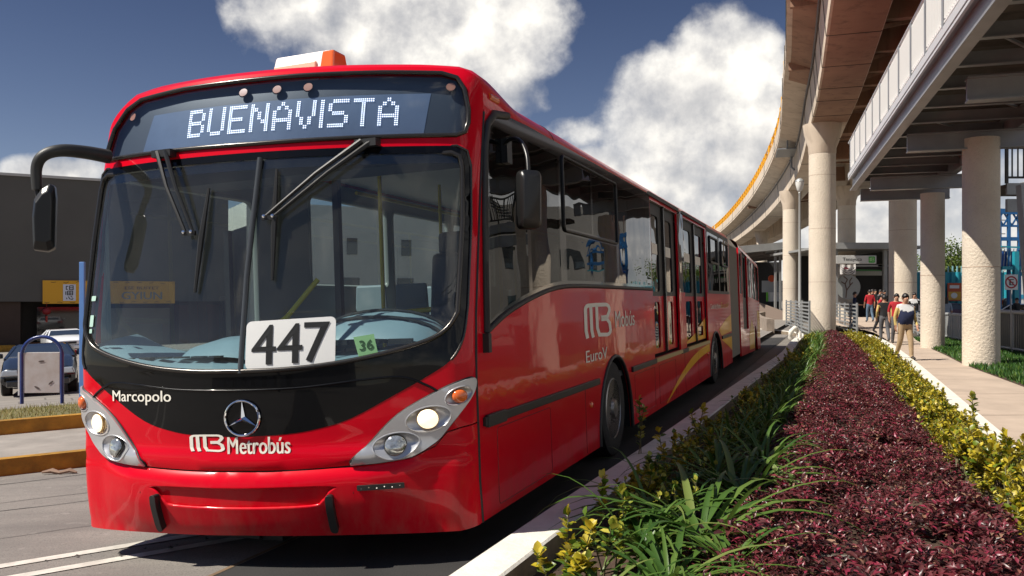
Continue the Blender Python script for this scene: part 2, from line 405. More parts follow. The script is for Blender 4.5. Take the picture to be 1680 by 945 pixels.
def rake(l, z):
    base = np.interp(z, ZD, BD)
    # the hood lip and the gap over the bumper curve up towards the headlights and fade out at the corners
    zz = z-np.clip(np.abs(l)-.15, 0, 1)**1.6*.055
    low = np.interp(zz, ZD, RD)-np.interp(zz, [.2,1.3,1.6], [.03,0,.03])
    f = np.clip((1.25-np.abs(l))/.45, .25, 1)
    return base+np.where(z < 1.2, low*f, 0)
def fbase(l, z):
    x, y = plan(l); x = x*W/XE
    return np.stack([x, y-YE+SH*(x-W)+rake(l, z), z+0*x], -1)
def fm(V, off=0.):
    l, z = V[:,0], V[:,1]; p = fbase(l, z); e = 2e-3
    dl = fbase(l+e, z)-fbase(l-e, z); dz = fbase(l, z+e)-fbase(l, z-e); n = np.cross(dl, dz); n /= np.linalg.norm(n, axis=1, keepdims=True)
    return p+n*off
def fp(l, z, off=0.): return Vector(fm(np.array([[l, z]]), off)[0])
def sm(V, off=0.): return np.stack([W+off+0*V[:,0], V[:,0], V[:,1]], -1)          # right-hand side, (y, z)
def slm(V, off=0.): return np.stack([-W-off+0*V[:,0], -V[:,0], V[:,1]], -1)      # left-hand side, (-y, z)
def tubeon(mb, mapf, pts, r, off=0., n=8, closed=False):
    return mb.tube([tuple(q) for q in mapf(np.array(pts, float), off)], r, n, closed=closed)

BUSM = Matrix.Rotation(-PHI, 4, 'Z') @ Matrix.Rotation(R(-2.1), 4, 'Y')
org = Vector((-.20, 5.61, -.1)) - BUSM @ Vector((W, 0, 0))
bus = thing('articulated_bus', 'long red articulated city bus with 447 on its windscreen and a lit destination display', 'bus', org)
bus.rotation_euler = BUSM.to_euler()
BUSW = Matrix.Translation(org) @ BUSM; BUSI = BUSW.inverted()
def w2b(px, py, Y):      # a point of the street, given by bearing and distance
    return BUSI @ Vector(((px-840)/1400*Y, Y, CAMH+(490-py)/1400*Y))
mir = lambda pts: [(-a, b) for a, b in reversed(pts)]

def bus_front():
    half = [(0,.862),(.3,.875),(.5,.905),(.70,.965),(.97,1.11),(1.13,1.20),(1.29,1.31),(1.365,1.46),(1.392,1.66),(1.395,2.2),(1.375,2.60),(1.345,2.70),(1.28,2.735)]
    wso = catmull(half[:9], 4)+half[9:]; wso = wso+mir(wso)[:-1]
    gh = [(0,1.283),(.3,1.288),(.6,1.315),(.88,1.365),(1.15,1.44),(1.27,1.52),(1.325,1.62)]
    gl = catmull(gh, 4)+[(1.335,2.2),(1.32,2.58),(1.30,2.66),(1.25,2.685)]; gl = gl+mir(gl)[:-1]
    do = [(-1.335,2.83),(-1.30,2.80),(0,2.79),(1.29,2.805),(1.345,2.83),(1.362,2.90),(1.36,2.99),(1.325,3.14),(1.27,3.225),(1.17,3.258),(.8,3.268),(.24,3.27),(-.2,3.262),(-.62,3.255),(-1.02,3.225),(-1.15,3.165),(-1.27,3.03)]
    top = [(LT,3.02),(1.455,3.14),(1.40,3.23),(1.28,3.292),(1.0,3.308),(.45,3.314),(0,3.312),(-.45,3.304),(-.9,3.288),(-1.12,3.255),(-1.26,3.15),(-1.37,3.02),(-LT,2.80)]
    lowz = lambda l: .645+max(0, abs(l)-.15)**1.6*.055
    low = [(l, lowz(l)) for l in np.linspace(-.7, .7, 15)]
    hb = [(.86,.678),(1.04,.70),(1.18,.765),(1.25,.85),(1.34,.875),(LT,.89)]
    low = mir(hb)+low+hb
    red = low+top
    mb = MB(); patch(mb, fm, red, [wso, do], .05, 0, .03, ostep=.035)
    mb.build('front_mask', RED, bus, smooth=55)
    bl = [(a, b-.009) for a, b in low]; bump = list(bl)+[(LT,.22),(1.3,.20),(0,.222),(-1.3,.20),(-LT,.22)]
    rec = catmull([(-.60,.548),(0,.543),(.58,.548),(.575,.50),(.53,.445),(.45,.412),(0,.402),(-.45,.412),(-.53,.445),(-.59,.50)], 4, True)
    mb = MB(); patch(mb, fm, bump, [rec], .04, 0, .03, ostep=.03); patch(mb, fm, rec, [], .05, -.028, .004)
    b = mb.build('front_bumper', RED, bus, smooth=50)
    # the recess has a rolled edge
    mb = MB(); tubeon(mb, fm, rec, .012, -.012, 8, True); mb.build('recess_edge', RED, b, smooth=60)
    mb = MB(); tubeon(mb, fm, low, .006, -.012, 6); mb.build('bumper_gap', BLACKINK, bus)
    mb = MB()
    for s_ in (-1, 1):
        tubeon(mb, fm, [(s_*.705,.66),(s_*.715,.5),(s_*.72,.23)], .0025, 0, 5)
    mb.build('bumper_joint', mat('joint_line', (.12,0,.004), .5), bus)
    # black panel under and around the windscreen
    mb = MB(); patch(mb, fm, wso, [gl], .05, .002, .03, ostep=.035); blk = mb.build('windscreen_surround', BLACKGLOSS, bus, smooth=50)
    hood = [(-1.22,1.10),(-1.15,1.15),(-1.03,1.205),(-.9,1.215),(-.67,1.195),(-.39,1.168),(0,1.16),(.39,1.168),(.67,1.195),(.9,1.215),(1.03,1.205),(1.15,1.15),(1.22,1.10)]
    mb = MB(); tubeon(mb, fm, catmull(hood, 5), .008, .003, 8); mb.build('bonnet_edge', BLACKGLOSS, blk, smooth=60)
    mb = MB(); tubeon(mb, fm, gl, .017, .006, 10, True); mb.build('windscreen_gasket', GASKET, bus, smooth=60)
    mb = MB(); tubeon(mb, fm, densify([(a*.985, (b-3.03)*.985+3.03) for a, b in do], .08), .016, .004, 10, True); mb.build('display_gasket', GASKET, bus, smooth=60)
    mb = MB(); tubeon(mb, fm, [p for p in wso if p[1] > 1.3], .010, .004, 8); mb.build('surround_gasket', GASKET, blk, smooth=60)
    mb = MB(); patch(mb, fm, gl, [], .07, -.004, 0); ws = mb.build('windscreen', WSGLASS, bus, smooth=60)
    # tinted strip along the top of the glass and black printed borders
    mb = MB(); patch(mb, fm, [(-1.31,2.62),(1.31,2.62),(1.25,2.68),(-1.25,2.68)], [], .07, -.014, 0); mb.build('shade_strip', FRIT, ws, smooth=60)
    mb = MB(); tubeon(mb, fm, [(.02,1.27),(.03,1.9),(.045,2.4),(.05,2.69)], .019, .006, 10); mb.build('windscreen_divider', mat('divider_strip', (.05,.055,.06), .25), bus, smooth=60)
    # destination display
    mb = MB(); patch(mb, fm, do, [], .06, -.006, 0); dg = mb.build('display_glass', DISPGLASS, bus, smooth=60)
    led = [(-.97,2.815),(1.07,2.83),(1.10,3.13),(-.90,3.11)]
    mb = MB(); patch(mb, fm, do, [led], .06, -.05, .01); mb.build('display_border', mat('display_border', (.05,.065,.085), .5), bus, smooth=60)
    mb = MB(); patch(mb, fm, led, [], .06, -.048, .01); lp = mb.build('destination_display', LEDPANEL, bus, smooth=60)
    G = {'B':['1111.','1...1','1...1','1111.','1...1','1...1','1111.'],'U':['1...1']*6+['.111.'],'E':['11111','1....','1....','1111.','1....','1....','11111'],
         'N':['1...1','11..1','1.1.1','1.1.1','1..11','1...1','1...1'],'A':['..1..','.1.1.','1...1','1...1','11111','1...1','1...1'],'V':['1...1','1...1','1...1','1...1','.1.1.','.1.1.','..1..'],
         'I':['1']*7,'S':['.1111','1....','1....','.111.','....1','....1','1111.'],'T':['11111']+['..1..']*6}
    word = 'BUENAVISTA'; tot = sum(len(G[c][0]) for c in word)+len(word)-1; x0, x1 = -.55, .90; dx = (x1-x0)/(tot*2-1); dzz = (3.095-2.905)/13
    mb = MB(); cx = 0
    for c in word:
        g = G[c]
        for r_, row in enumerate(g):
            for q, ch in enumerate(row):
                if ch == '1':
                    for i in (0, 1):
                        for j in (0, 1):
                            zz = 3.095-(r_*2+j)*dzz; ll = x0+((cx+q)*2+i)*dx
                            V = np.array(ellipse(ll, zz, dx*.37, dx*.37, 0, 6)); mb.add([tuple(p) for p in fm(V, -.042)], [tuple(range(6))])
        cx += len(g[0])+1
    mb.build('display_lettering', LED, lp)
    for l, z in ((-1.095,3.115),(-.14,3.185),(.10,3.187),(.31,3.19),(1.22,3.165)):
        mb = MB(); patch(mb, fm, ellipse(l, z, .029, .029, 0, 20), [], .02, -.018, .012); o = mb.build('marker_light', PINKLENS, bus, smooth=30)
        mb = MB(); tubeon(mb, fm, ellipse(l, z, .031, .031, 0, 20), .005, -.024, 6, True); mb.build('light_bezel', GASKET, o, smooth=60)
    # headlight clusters
    ho = catmull([(.69,.672),(.86,.685),(1.04,.712),(1.175,.782),(1.25,.865),(1.335,.975),(1.425,1.09),(1.452,1.155),(1.43,1.185),(1.36,1.175),(1.22,1.12),(.97,.975),(.78,.775)], 4, True)
    for s_ in (1, -1):
        f = lambda P: P if s_ > 0 else [(-a, b) for a, b in reversed(P)]
        wells = [ellipse(1.325,1.078,.085,.052,R(25)), ellipse(1.145,.94,.135,.078,R(12)), ellipse(.955,.785,.135,.078,R(8))]
        mb = MB(); patch(mb, fm, f(ho), [f(w) for w in wells], .03, .022, .03, ostep=.025)
        h = mb.build('headlight', SILVER, bus, smooth=50)
        mb = MB(); tubeon(mb, fm, f(ho), .008, .002, 6, True); mb.build('headlight_seal', BLACKINK, h, smooth=60)
        mb = MB()
        for w, (cl, cz) in zip(wells, ((1.33,1.075),(1.14,.94),(.95,.785))):     # bowl-shaped reflector wells
            w = f(w); N = len(w); c0 = (s_*cl, cz); rings = []
            for t, o_ in ((1,.022),(.85,.010),(.62,.003),(.45,.002)): rings += [((1-t)*c0[0]+t*a, (1-t)*c0[1]+t*b, o_) for a, b in w]
            vs = [tuple(fp(a, b, o_)) for a, b, o_ in rings]
            mb.add(vs, [(i*N+k, i*N+(k+1) % N, (i+1)*N+(k+1) % N, (i+1)*N+k) for i in range(3) for k in range(N)]+[tuple(3*N+k for k in range(N))])
            tubeon(mb, fm, w, .005, .022, 6, True)
        mb.build('reflector_well', SILVER, h, smooth=60)
        for (cl, cz, r_, nm, ma) in ((1.33,1.075,.046,'turn_signal',AMBER),(1.14,.94,.066,'main_beam',LAMPON),(.95,.785,.066,'fog_lamp',LAMPOFF)):
            mb = MB(); mb.cm = 0; vs = []; K = 24
            prof = ((1,.004),(1,.016),(.93,.026),(.7,.036),(.35,.041),(0.02,.042))
            for t, o_ in prof: vs += [tuple(fp(s_*cl+t*r_*math.cos(6.2832*k/K), cz+t*r_*math.sin(6.2832*k/K), o_)) for k in range(K)]
            fs = [(i*K+k, i*K+(k+1) % K, (i+1)*K+(k+1) % K, (i+1)*K+k) for i in range(5) for k in range(K)]+[tuple(5*K+k for k in range(K))]
            mm = []
            for i in range(5): mm += [0 if i < 2 else 1]*K
            mb.v = vs; mb.f = fs; mb.mi = mm+[1]
            rim = {'turn_signal':AMBER,'main_beam':mat('warm_rim', (.70,.42,.16), .2, .5),'fog_lamp':GASKET}[nm]
            inner = LAMPCORE if nm == 'main_beam' else ma
            mb.build(nm, [rim, inner], h, smooth=50)
        mb = MB(); patch(mb, fm, f(rect(.555,.26,.60,.495,.018)), [], .03, .045, .05)
        mb.build('bumper_pad', RUBBER, bus, smooth=40, bevel=.008)
    mb = MB(); patch(mb, fm, rect(.74,.512,1.0,.545,.004), [], .04, .014, .02); o = mb.build('sensor_bar', DARK, bus, smooth=40)
    mb = MB()
    for k in range(6): 
        V = np.array(ellipse(.765+k*.042, .528+(k % 2)*.006-.003, .004, .004, 0, 8)); mb.add([tuple(p) for p in fm(V, .016)], [tuple(range(8))])
    mb.build('bar_screw', CHROME, o)
    # number board, paper sticker and the small stickers in the corner
    mb = MB(); rp = [(a, b+(a-.33)*.03) for a, b in rect(.055,1.298,.61,1.607,.035)]; patch(mb, fm, rp, [], .06, .010, .004); o = mb.build('number_board', WHITE, bus, smooth=60)
    mb = MB(); 
    for k, c in enumerate('447'): text(mb, fm, c, .098+k*.163, 1.322+k*.004, .098+k*.163+.148, 1.575+k*.004, .0125, .018)
    mb.build('fleet_number', BLACKINK, o)
    mb = MB(); q = [(.748,1.355),(.862,1.370),(.835,1.495),(.715,1.478)]; patch(mb, fm, q, [], .04, .006, .002); o = mb.build('paper_sticker', GREENST, bus, smooth=60)
    mb = MB(); text(mb, fm, '36', .752, 1.395, .832, 1.458, .008, .01, R(6)); mb.build('sticker_number', mat('green_ink', (.02,.07,.03), .6), o)
    for (a0,b0,a1,b1) in ((-1.275,1.78,-1.225,1.815),(-1.265,1.60,-1.225,1.68),(-1.262,1.555,-1.232,1.585)):
        mb = MB(); patch(mb, fm, rect(a0,b0,a1,b1,.006), [], .04, .004, .002); mb.build('permit_sticker', mat('permit_paper', (.42,.60,.52), .5), bus, smooth=60)
    # lettering and the round star emblem
    mb = MB(); text(mb, fm, 'Marcopolo', -.985, 1.070, -.475, 1.165, .006, .022); mb.build('maker_lettering', CREAM, bus)
    mb = MB(); text(mb, fm, 'Metrobús', -.075, .752, .325, .862, .005, .026); mb.build('operator_lettering', CREAM, bus)
    mb = MB(); logo(mb, fm, -.345, .765, -.105, .882, .005); mb.build('operator_logo', CREAM, bus)
    mb = MB(); c0, z0, r_ = .03, .985, .112
    tubeon(mb, fm, ellipse(c0, z0, r_, r_, 0, 40), .008, .016, 8, True)
    for k in range(3):
        a = R(90+120*k); d = np.array([math.cos(a), math.sin(a)]); n_ = np.array([-d[1], d[0]]); c = np.array([c0, z0])
        tip = c+d*r_*.98; b1, b2 = c+n_*.019-d*.008, c-n_*.019-d*.008
        vs = [tuple(fp(*tip, .015)), tuple(fp(*b1, .008)), tuple(fp(*c, .028)), tuple(fp(*b2, .008))]
        mb.add(vs, [(0,1,2),(0,2,3),(1,3,2)])
    mb.build('star_emblem', CHROME, bus)
    # wipers
    for pv, jt, bt, bb, bow in (((-.67,2.775),(-.385,2.20),(-.285,2.50),(-.315,1.80),0),((.735,2.755),(.165,2.275),(.175,2.60),(.205,1.86),0)):
        mb = MB(); dx = .035
        mb.tube([fp(pv[0]-dx-.02,pv[1],.01), fp(pv[0]-dx,pv[1],.06), fp((pv[0]*.55+jt[0]*.45)-dx,(pv[1]*.55+jt[1]*.45),.075), fp(jt[0]-dx*.8,jt[1],.045)], [.020,.018,.013,.011], 6)
        mb.tube([fp(pv[0]+dx+.02,pv[1],.01), fp(pv[0]+dx,pv[1],.06), fp((pv[0]*.55+jt[0]*.45)+dx,(pv[1]*.55+jt[1]*.45),.075), fp(jt[0]+dx*.8,jt[1],.045)], [.020,.018,.013,.011], 6)
        mb.beam(fp(jt[0]-dx*1.4,jt[1]-.008,.045), fp(jt[0]+dx*1.4,jt[1]-.008,.045), .02, .03)
        mb.box(fp(pv[0],pv[1]-.005,.03), (.16,.07,.05))
        w = mb.build('wiper', RUBBER, bus, smooth=40)
        mb = MB(); mb.tube([fp(bt[0],bt[1],.02), fp((bt[0]+bb[0])/2+.004,(bt[1]+bb[1])/2,.035), fp(bb[0],bb[1],.02)], [.010,.021,.010], 6); mb.build('wiper_blade', BLACKINK, w, smooth=40)
        mb = MB()
        for s_ in (-1,1): mb.lathe(fp(jt[0]+s_*dx*.8, jt[1], .056), [(.012,0),(.012,-.012),(.0,-.014)], 8, 'y')
        mb.build('wiper_bolt', CHROME, w)
    return top

def logo(mb, mapf, a0, b0, a1, b1, off):
    """the letters M and B run together out of rounded strokes"""
    w, h = a1-a0, b1-b0; f = lambda pts: [(a0+p[0]*w, b0+p[1]*h) for p in pts]
    def S_(pts, t=.105):
        L_, R_ = stroke(pts, t); n = len(pts)
        qs = [(L_[i], R_[i], R_[i+1], L_[i+1]) for i in range(n-1)]
        for q in qs: 
            V = np.array(f(list(q))); mb.add([tuple(p) for p in mapf(V, off)], [(0,1,2,3)])
    def arc(cx, cy, r, a, b, k=5): return [(cx+r*math.cos(R(a+(b-a)*i/k)), cy+r*math.sin(R(a+(b-a)*i/k))) for i in range(k+1)]
    S_([(.10,.05),(.055,.25)]+arc(.17,.80,.115,180,95)+[(.45,.93),(.80,.93)]+arc(.82,.79,.14,90,-35)+[(.86,.58),(.62,.57)])
    S_([(.30,.05),(.255,.25),(.245,.90)])
    S_([(.46,.92),(.46,.30),(.53,.10),(.84,.07)]+arc(.85,.20,.13,-90,20)+[(.95,.40),(.84,.52),(.62,.52)])
TOP = bus_front()

def bus_shell():
    yb = lambda z: float(rake(np.array([LT]), np.array([z]))[0])
    yl = lambda z: yb(z)+SH*(-2*W)
    YEND = 15.25
    arch = lambda c, hw, h: [(c+hw*math.cos(t)*(1 if True else 1), .22+(h-.22)*math.sin(t)**.9) for t in np.linspace(math.pi, 0, 17)]
    # --- right-hand side
    zs = [.22,.5,.8,.9,1.2,1.6,2.0,2.4,2.7,2.9,3.02]
    front_edge = [(yb(z)+.012, z) for z in zs]
    bandlow = catmull([(.20,1.47),(.6,1.595),(1.24,1.72),(1.9,1.80),(2.7,1.822),(4,1.825)], 4)
    band = [p for p in bandlow]+[(6.02,1.825),(6.02,3.085),(1.2,3.075),(.75,3.06),(.48,3.02),(.34,2.92),(.28,2.75),(.235,2.3),(.21,1.8)]
    doors = [rect(6.05,.915,8.15,3.09), rect(8.72,.905,11.3,3.09)]
    tail = rect(11.42,1.80,15.12,3.085,.05); mid = rect(8.18,1.80,8.69,3.085)
    low = [(YEND,.2)]
    a1 = arch(3.85,.74,1.08); a2 = arch(12.35,.95,1.03)
    bottom = [(yb(.22)+.012,.22)]+a1+a2+[(YEND,.22)]
    outline = bottom+[(YEND,3.02)]+list(reversed(front_edge))[:-1]
    mb = MB(); patch(mb, sm, outline, [band]+doors+[tail, mid], .16, 0, .03, ostep=.12)
    # upper edge above the band is closed by the roof; window openings sit flush with the roof cove
    side = mb.build('side_panel', RED, bus, smooth=40)
    # inner arches
    for c, hw in ((3.85,.74),(12.35,.95)):
        mb = MB(); A = arch(c, hw, 1.08 if c < 5 else 1.03); n = len(A)
        vs = [(W-.03, y, z) for y, z in A]+[(W-.55, y, z) for y, z in A]; mb.add(vs, [(i,i+1,i+1+n,i+n) for i in range(n-1)]+[tuple(range(n,2*n))])
        mb.build('wheel_arch', BLACKINK, bus)
        mb = MB(); tubeon(mb, sm, A, .022, .0, 8); mb.build('arch_trim', RUBBER, bus, smooth=60)
    # --- black window band with its panes
    def pane(name, o, m, parent=None, off=.004):
        mb = MB(); patch(mb, sm, o, [], .3, off, 0, ostep=.2); return mb.build(name, m, parent or bus)
    low_at = lambda y: float(np.interp(y, [p[0] for p in bandlow], [p[1] for p in bandlow]))
    def lowpane(y0, y1, z1, d=.05): 
        ys = np.linspace(y0, y1, 6); return [(float(y), low_at(y)+d) for y in ys]+[(y1, z1),(y0, z1)]
    p1 = lowpane(.30,1.12,2.93); p1[-1] = (.37,2.80); p1.insert(len(p1)-1, (.47,2.93))
    P = [p1, lowpane(1.20,1.98,2.95), lowpane(2.16,4.08,2.28), rect(2.16,2.34,3.06,2.95), rect(3.12,2.34,4.08,2.95), rect(4.18,1.875,5.95,2.97)]
    mb = MB(); patch(mb, sm, band, P, .2, .004, .02, ostep=.15); fr = mb.build('window_frame', FRIT, bus)
    for p in P: pane('side_window', p, SIDEGLASS)
    mb = MB(); tubeon(mb, sm, bandlow+[(6.0,1.825)], .020, .006, 8); tubeon(mb, sm, [(.20,1.47),(.21,1.8),(.235,2.3),(.28,2.75),(.34,2.92),(.48,3.02),(.75,3.06)], .030, .006, 8); mb.build('band_gasket', DARK, bus, smooth=60)
    mb = MB(); tubeon(mb, sm, rect(2.10,2.31,4.12,2.98,.05), .014, .010, 6, True); mb.build('hopper_frame', RUBBER, fr, smooth=60)
    # front seam
    mb = MB(); mb.tube([(W+.001, yb(z)+.006, z) for z in (.22,.5,.8,1.2,1.6,2.0,2.4,2.7,3.0)], .010, 6); mb.build('corner_seam', BLACKINK, bus)
    # --- doors: two leaves each, tall panes above and slim ones below
    for y0, y1 in ((6.05,8.15),(8.72,11.3)):
        ym = (y0+y1)/2
        for a, b in ((y0+.03,ym-.02),(ym+.02,y1-.03)):
            up = rect(a+.24,1.80,b-.24,2.86,.08); lo = rect(a+.30,1.02,b-.30,1.66,.08)
            mb = MB(); patch(mb, sm, rect(a,.95,b,1.74), [lo], .3, -.05, .03); d = mb.build('door', RED, bus)
            mb = MB(); patch(mb, sm, rect(a,1.74,b,3.02), [up], .3, -.05, .03); mb.build('door_frame', DARK, d)
            pane('door_window', up, SIDEGLASS, d, -.065); pane('door_window', lo, SIDEGLASS, d, -.065)
            mb = MB(); patch(mb, sm, rect(a+.30,2.32,b-.30,2.47), [], .3, -.058, .002); mb.build('door_sticker', CREAM, d)
            mb = MB(); mb.beam((W-.04,a,.95),(W-.04,a,3.03),.05,.05); mb.build('door_edge', GASKET, d)
        mb = MB(); mb.beam((W+.006,y0-.1,3.09),(W+.006,y1+.1,3.09),.03,.05); mb.build('door_header', DARK, bus)
        mb = MB(); mb.beam((W+.004,y0,.885),(W+.004,y1,.885),.05,.055); mb.build('door_sill', GOLDSILL, bus)
        mb = MB(); mb.box((W-.30,(y0+y1)/2,1.98),(.02,y1-y0,2.1)); mb.build('door_well', INTDARK, bus)
    pane('side_window', mid, SIDEGLASS)
    tp = [rect(11.52,1.86,13.2,3.0,.06), rect(13.36,1.86,15.02,3.0,.06)]
    mb = MB(); patch(mb, sm, tail, tp, .3, .004, .02); f2 = mb.build('window_frame', DARK, bus)
    for p in tp:
        pane('side_window', p, SIDEGLASS)
        c0, c1 = p[0][0]+.2, p[6][0]-.2
        mb = MB(); tubeon(mb, sm, rect(c0+.1,2.42,c1,2.92,.04), .028, .008, 6, True); mb.build('hopper_frame', RUBBER, f2, smooth=60)
    # --- rub rail, stripe, lettering
    for a, b in ((.10,3.10),(4.62,6.06),(8.12,8.74),(13.34,15.2)):
        mb = MB(); mb.beam((W+.012,a,.875),(W+.012,b,.875),.03,.062); o = mb.build('rub_rail', RUBBER, bus, bevel=.006)
        if a < 1:
            mb = MB(); mb.box((W+.02,.30,.875),(.03,.34,.085)); mb.build('rail_bracket', DARK, o, bevel=.006)
    st = catmull([(6.75,.235),(7.1,.32),(7.6,.44),(8.3,.58),(9.2,.72),(10.2,.80),(11.38,.845)], 4)+catmull([(11.38,.70),(10.3,.665),(9.2,.575),(8.3,.47),(7.5,.355),(6.85,.235)], 4)
    mb = MB(); patch(mb, sm, st, [], .2, .003, 0); patch(mb, sm, [(13.32,.92),(15.24,.95),(15.24,1.34),(14.3,1.26),(12.9,1.06)], [], .2, .003, 0); patch(mb, sm, [(13.32,.83),(15.24,.82),(15.24,.50),(14.4,.66)], [], .2, .003, 0); patch(mb, sm, [(8.80,.96),(10.0,.96),(9.97,1.10)], [], .2, -.046, 0); patch(mb, sm, [(10.05,.96),(11.24,.96),(11.24,1.34),(10.05,1.14)], [rect(10.35,1.03,10.95,1.2)], .2, -.046, 0)
    mb.build('yellow_stripe', YELLOWP, bus)
    for q in (rect(4.78,.30,6.0,.80,.03), rect(6.3,.28,7.6,.80,.03), rect(9.9,.28,11.2,.78,.03), rect(.35,.27,1.55,.80,.03)): mb = MB(); tubeon(mb, sm, q, .0028, .001, 4, True); mb.build('hatch_seam', MATS['joint_line'], bus)
    for y in (2.62,8.45,15.0): mb = MB(); tubeon(mb, sm, [(y,.24),(y,.84)], .003, .001, 4); mb.build('panel_seam', MATS['joint_line'], bus)
    mb = MB(); logo(mb, sm, 2.66, 1.30, 3.70, 1.665, .004); mb.build('operator_logo', CREAM, bus)
    mb = MB(); text(mb, sm, 'Mobús', 3.90, 1.385, 4.86, 1.565, .004, .015); mb.build('operator_lettering', CREAM, bus)
    mb = MB(); text(mb, sm, 'EuroV', 2.68, 1.085, 3.50, 1.20, .004, .02); mb.build('engine_lettering', CREAM, bus)
    mb = MB(); text(mb, sm, 'Ciudad de México', 11.7, 1.50, 13.3, 1.60, .004, .01); mb.build('city_lettering', CREAM, bus)
    mb = MB(); text(mb, sm, 'EuroV', 13.4, 1.50, 14.8, 1.62, .004, .02); mb.build('engine_lettering', mat('yellow_vinyl', (.65,.34,.04), .4), bus)
    for y in (2.80,11.05):
        mb = MB(); mb.lathe((W,y,.675), [(.030,0),(.030,.012),(.018,.022),(0,.024)], 14, 'x'); mb.build('side_marker', AMBER, bus, smooth=60)
    mb = MB(); mb.box((W+.02,.17,1.40),(.05,.05,.13)); mb.tube([(W+.04,.17,1.46),(W+.04,.19,1.95)], .004, 5); mb.build('aerial_bracket', DARK, bus)
    # --- left-hand side with clear panes
    lz = [.22,.9,1.2,1.6,2.0,2.4,2.7,2.80]
    L1 = rect(-1.35,1.36,.40,2.70,.16); wins = [L1]+[rect(-a-1.62,1.92,-a,2.86,.09) for a in (2.2,3.95,5.7,7.45,9.2,10.95,12.7)]
    out = [(-YEND,.22)]+[(-yl(z)-.012, z) for z in lz]+[(-yl(2.8)-.05,3.02),(-YEND,3.02)]
    mb = MB(); patch(mb, slm, out, wins, .2, 0, .04, ostep=.15); ls = mb.build('side_panel', RED, bus)
    mb = MB(); patch(mb, slm, [(max(-14.9,min(a,.47)),b) for a,b in out], wins, .25, -.045, 0, ostep=.2); mb.build('inner_liner', mat('liner_grey', (.34,.36,.36), .6), ls)
    for p in wins:
        mb = MB(); patch(mb, slm, p, [], .4, -.006, 0); mb.build('side_window', FARGLASS, bus)
        mb = MB(); mb.tube([tuple(q) for q in slm(np.array(p), -.03)], .03, 6, closed=True); mb.build('inner_frame', mat('frame_grey', (.30,.33,.32), .35), ls, smooth=60)
    # --- roof
    NU = 41; tp_ = np.array(densify(TOP+[TOP[-1]], .02)[:-1]); 
    seg = np.concatenate([[0], np.cumsum(np.hypot(*np.diff(np.array(TOP), axis=0).T))]); uu = np.linspace(0, seg[-1], NU)
    bt = np.stack([np.interp(uu, seg, np.array(TOP)[:,0]), np.interp(uu, seg, np.array(TOP)[:,1])], 1)
    A = fm(bt, 0); e = fm(bt-np.array([0,.02]), 0); n3 = (A-e); 
    cz = np.linspace(-1, 1, NU); C = []
    for t in np.linspace(0, 1, NU):
        s_ = t*6.0
        if s_ < 1: a = s_*math.pi/2*.93; C.append((W-.24+.24*math.cos(a), 3.02+.235*math.sin(a)))
        elif s_ > 5: a = (6-s_)*math.pi/2*.93; C.append((-(W-.24+.24*math.cos(a)), 3.02+.235*math.sin(a)))
        else: 
            q = (3-s_)/2; C.append((q*(W-.215), 3.2535+.06*(1-q*q)))
    C = np.array(C); rows = []
    B = np.stack([C[:,0], np.full(NU, 1.25), C[:,1]], 1)
    tA = n3/np.linalg.norm(n3, axis=1, keepdims=True); tA[:,1] = np.maximum(tA[:,1], .3)
    ln = (B[:,1]-A[:,1])
    edge = np.clip((np.minimum(np.arange(NU), NU-1-np.arange(NU)))/5., 0, 1)[:,None]
    mA = tA*ln[:,None]*.36*edge+np.array([0,1,0])*ln[:,None]*(1-edge); mB = np.array([0,1.,0])*ln[:,None]
    for t in np.linspace(0, 1, 13):
        h00, h10, h01, h11 = 2*t**3-3*t*t+1, t**3-2*t*t+t, -2*t**3+3*t*t, t**3-t*t
        rows.append(h00*A+h10*mA+h01*B+h11*mB)
    for y in (3.0,6,9,12,YEND): rows.append(np.stack([C[:,0], np.full(NU,y), C[:,1]],1))
    vs = np.concatenate(rows); nr = len(rows)
    mb = MB(); mb.add([tuple(p) for p in vs], [(i*NU+k+1, i*NU+k, (i+1)*NU+k, (i+1)*NU+k+1) for i in range(nr-1) for k in range(NU-1)])
    rf = mb.build('roof', RED, bus, smooth=60)
    mb = MB(); mb.tube([(p[0]+(.001 if p[0] > 0 else -.001), 1.93, p[1]+.001) for p in C], .004, 5); mb.build('roof_joint', BLACKINK, rf)
    mb = MB(); mb.tube([(W-.015,.42,3.135),(W-.012,.58,3.137)], [.03,.03], 10); mb.build('roof_marker', AMBER, bus, smooth=60)
    # roof beacon
    mb = MB(); mb.box((-.05,.34,3.47),(.56,.26,.25), taper=(.86,.62)); b = mb.build('roof_beacon', mat('beacon_white', (.85,.80,.76), .35), bus, bevel=.02)
    mb = MB(); mb.box((.17,.34,3.47),(.13,.27,.24), taper=(.8,.62)); mb.build('beacon_lens', AMBER, b, bevel=.015)
    mb = MB(); mb.box((-.10,.34,3.44),(.38,.275,.15), taper=(.97,.86)); mb.build('beacon_panel', mat('beacon_peach', (.80,.48,.34), .35), b, bevel=.01)
    return C
CROSS = bus_shell()

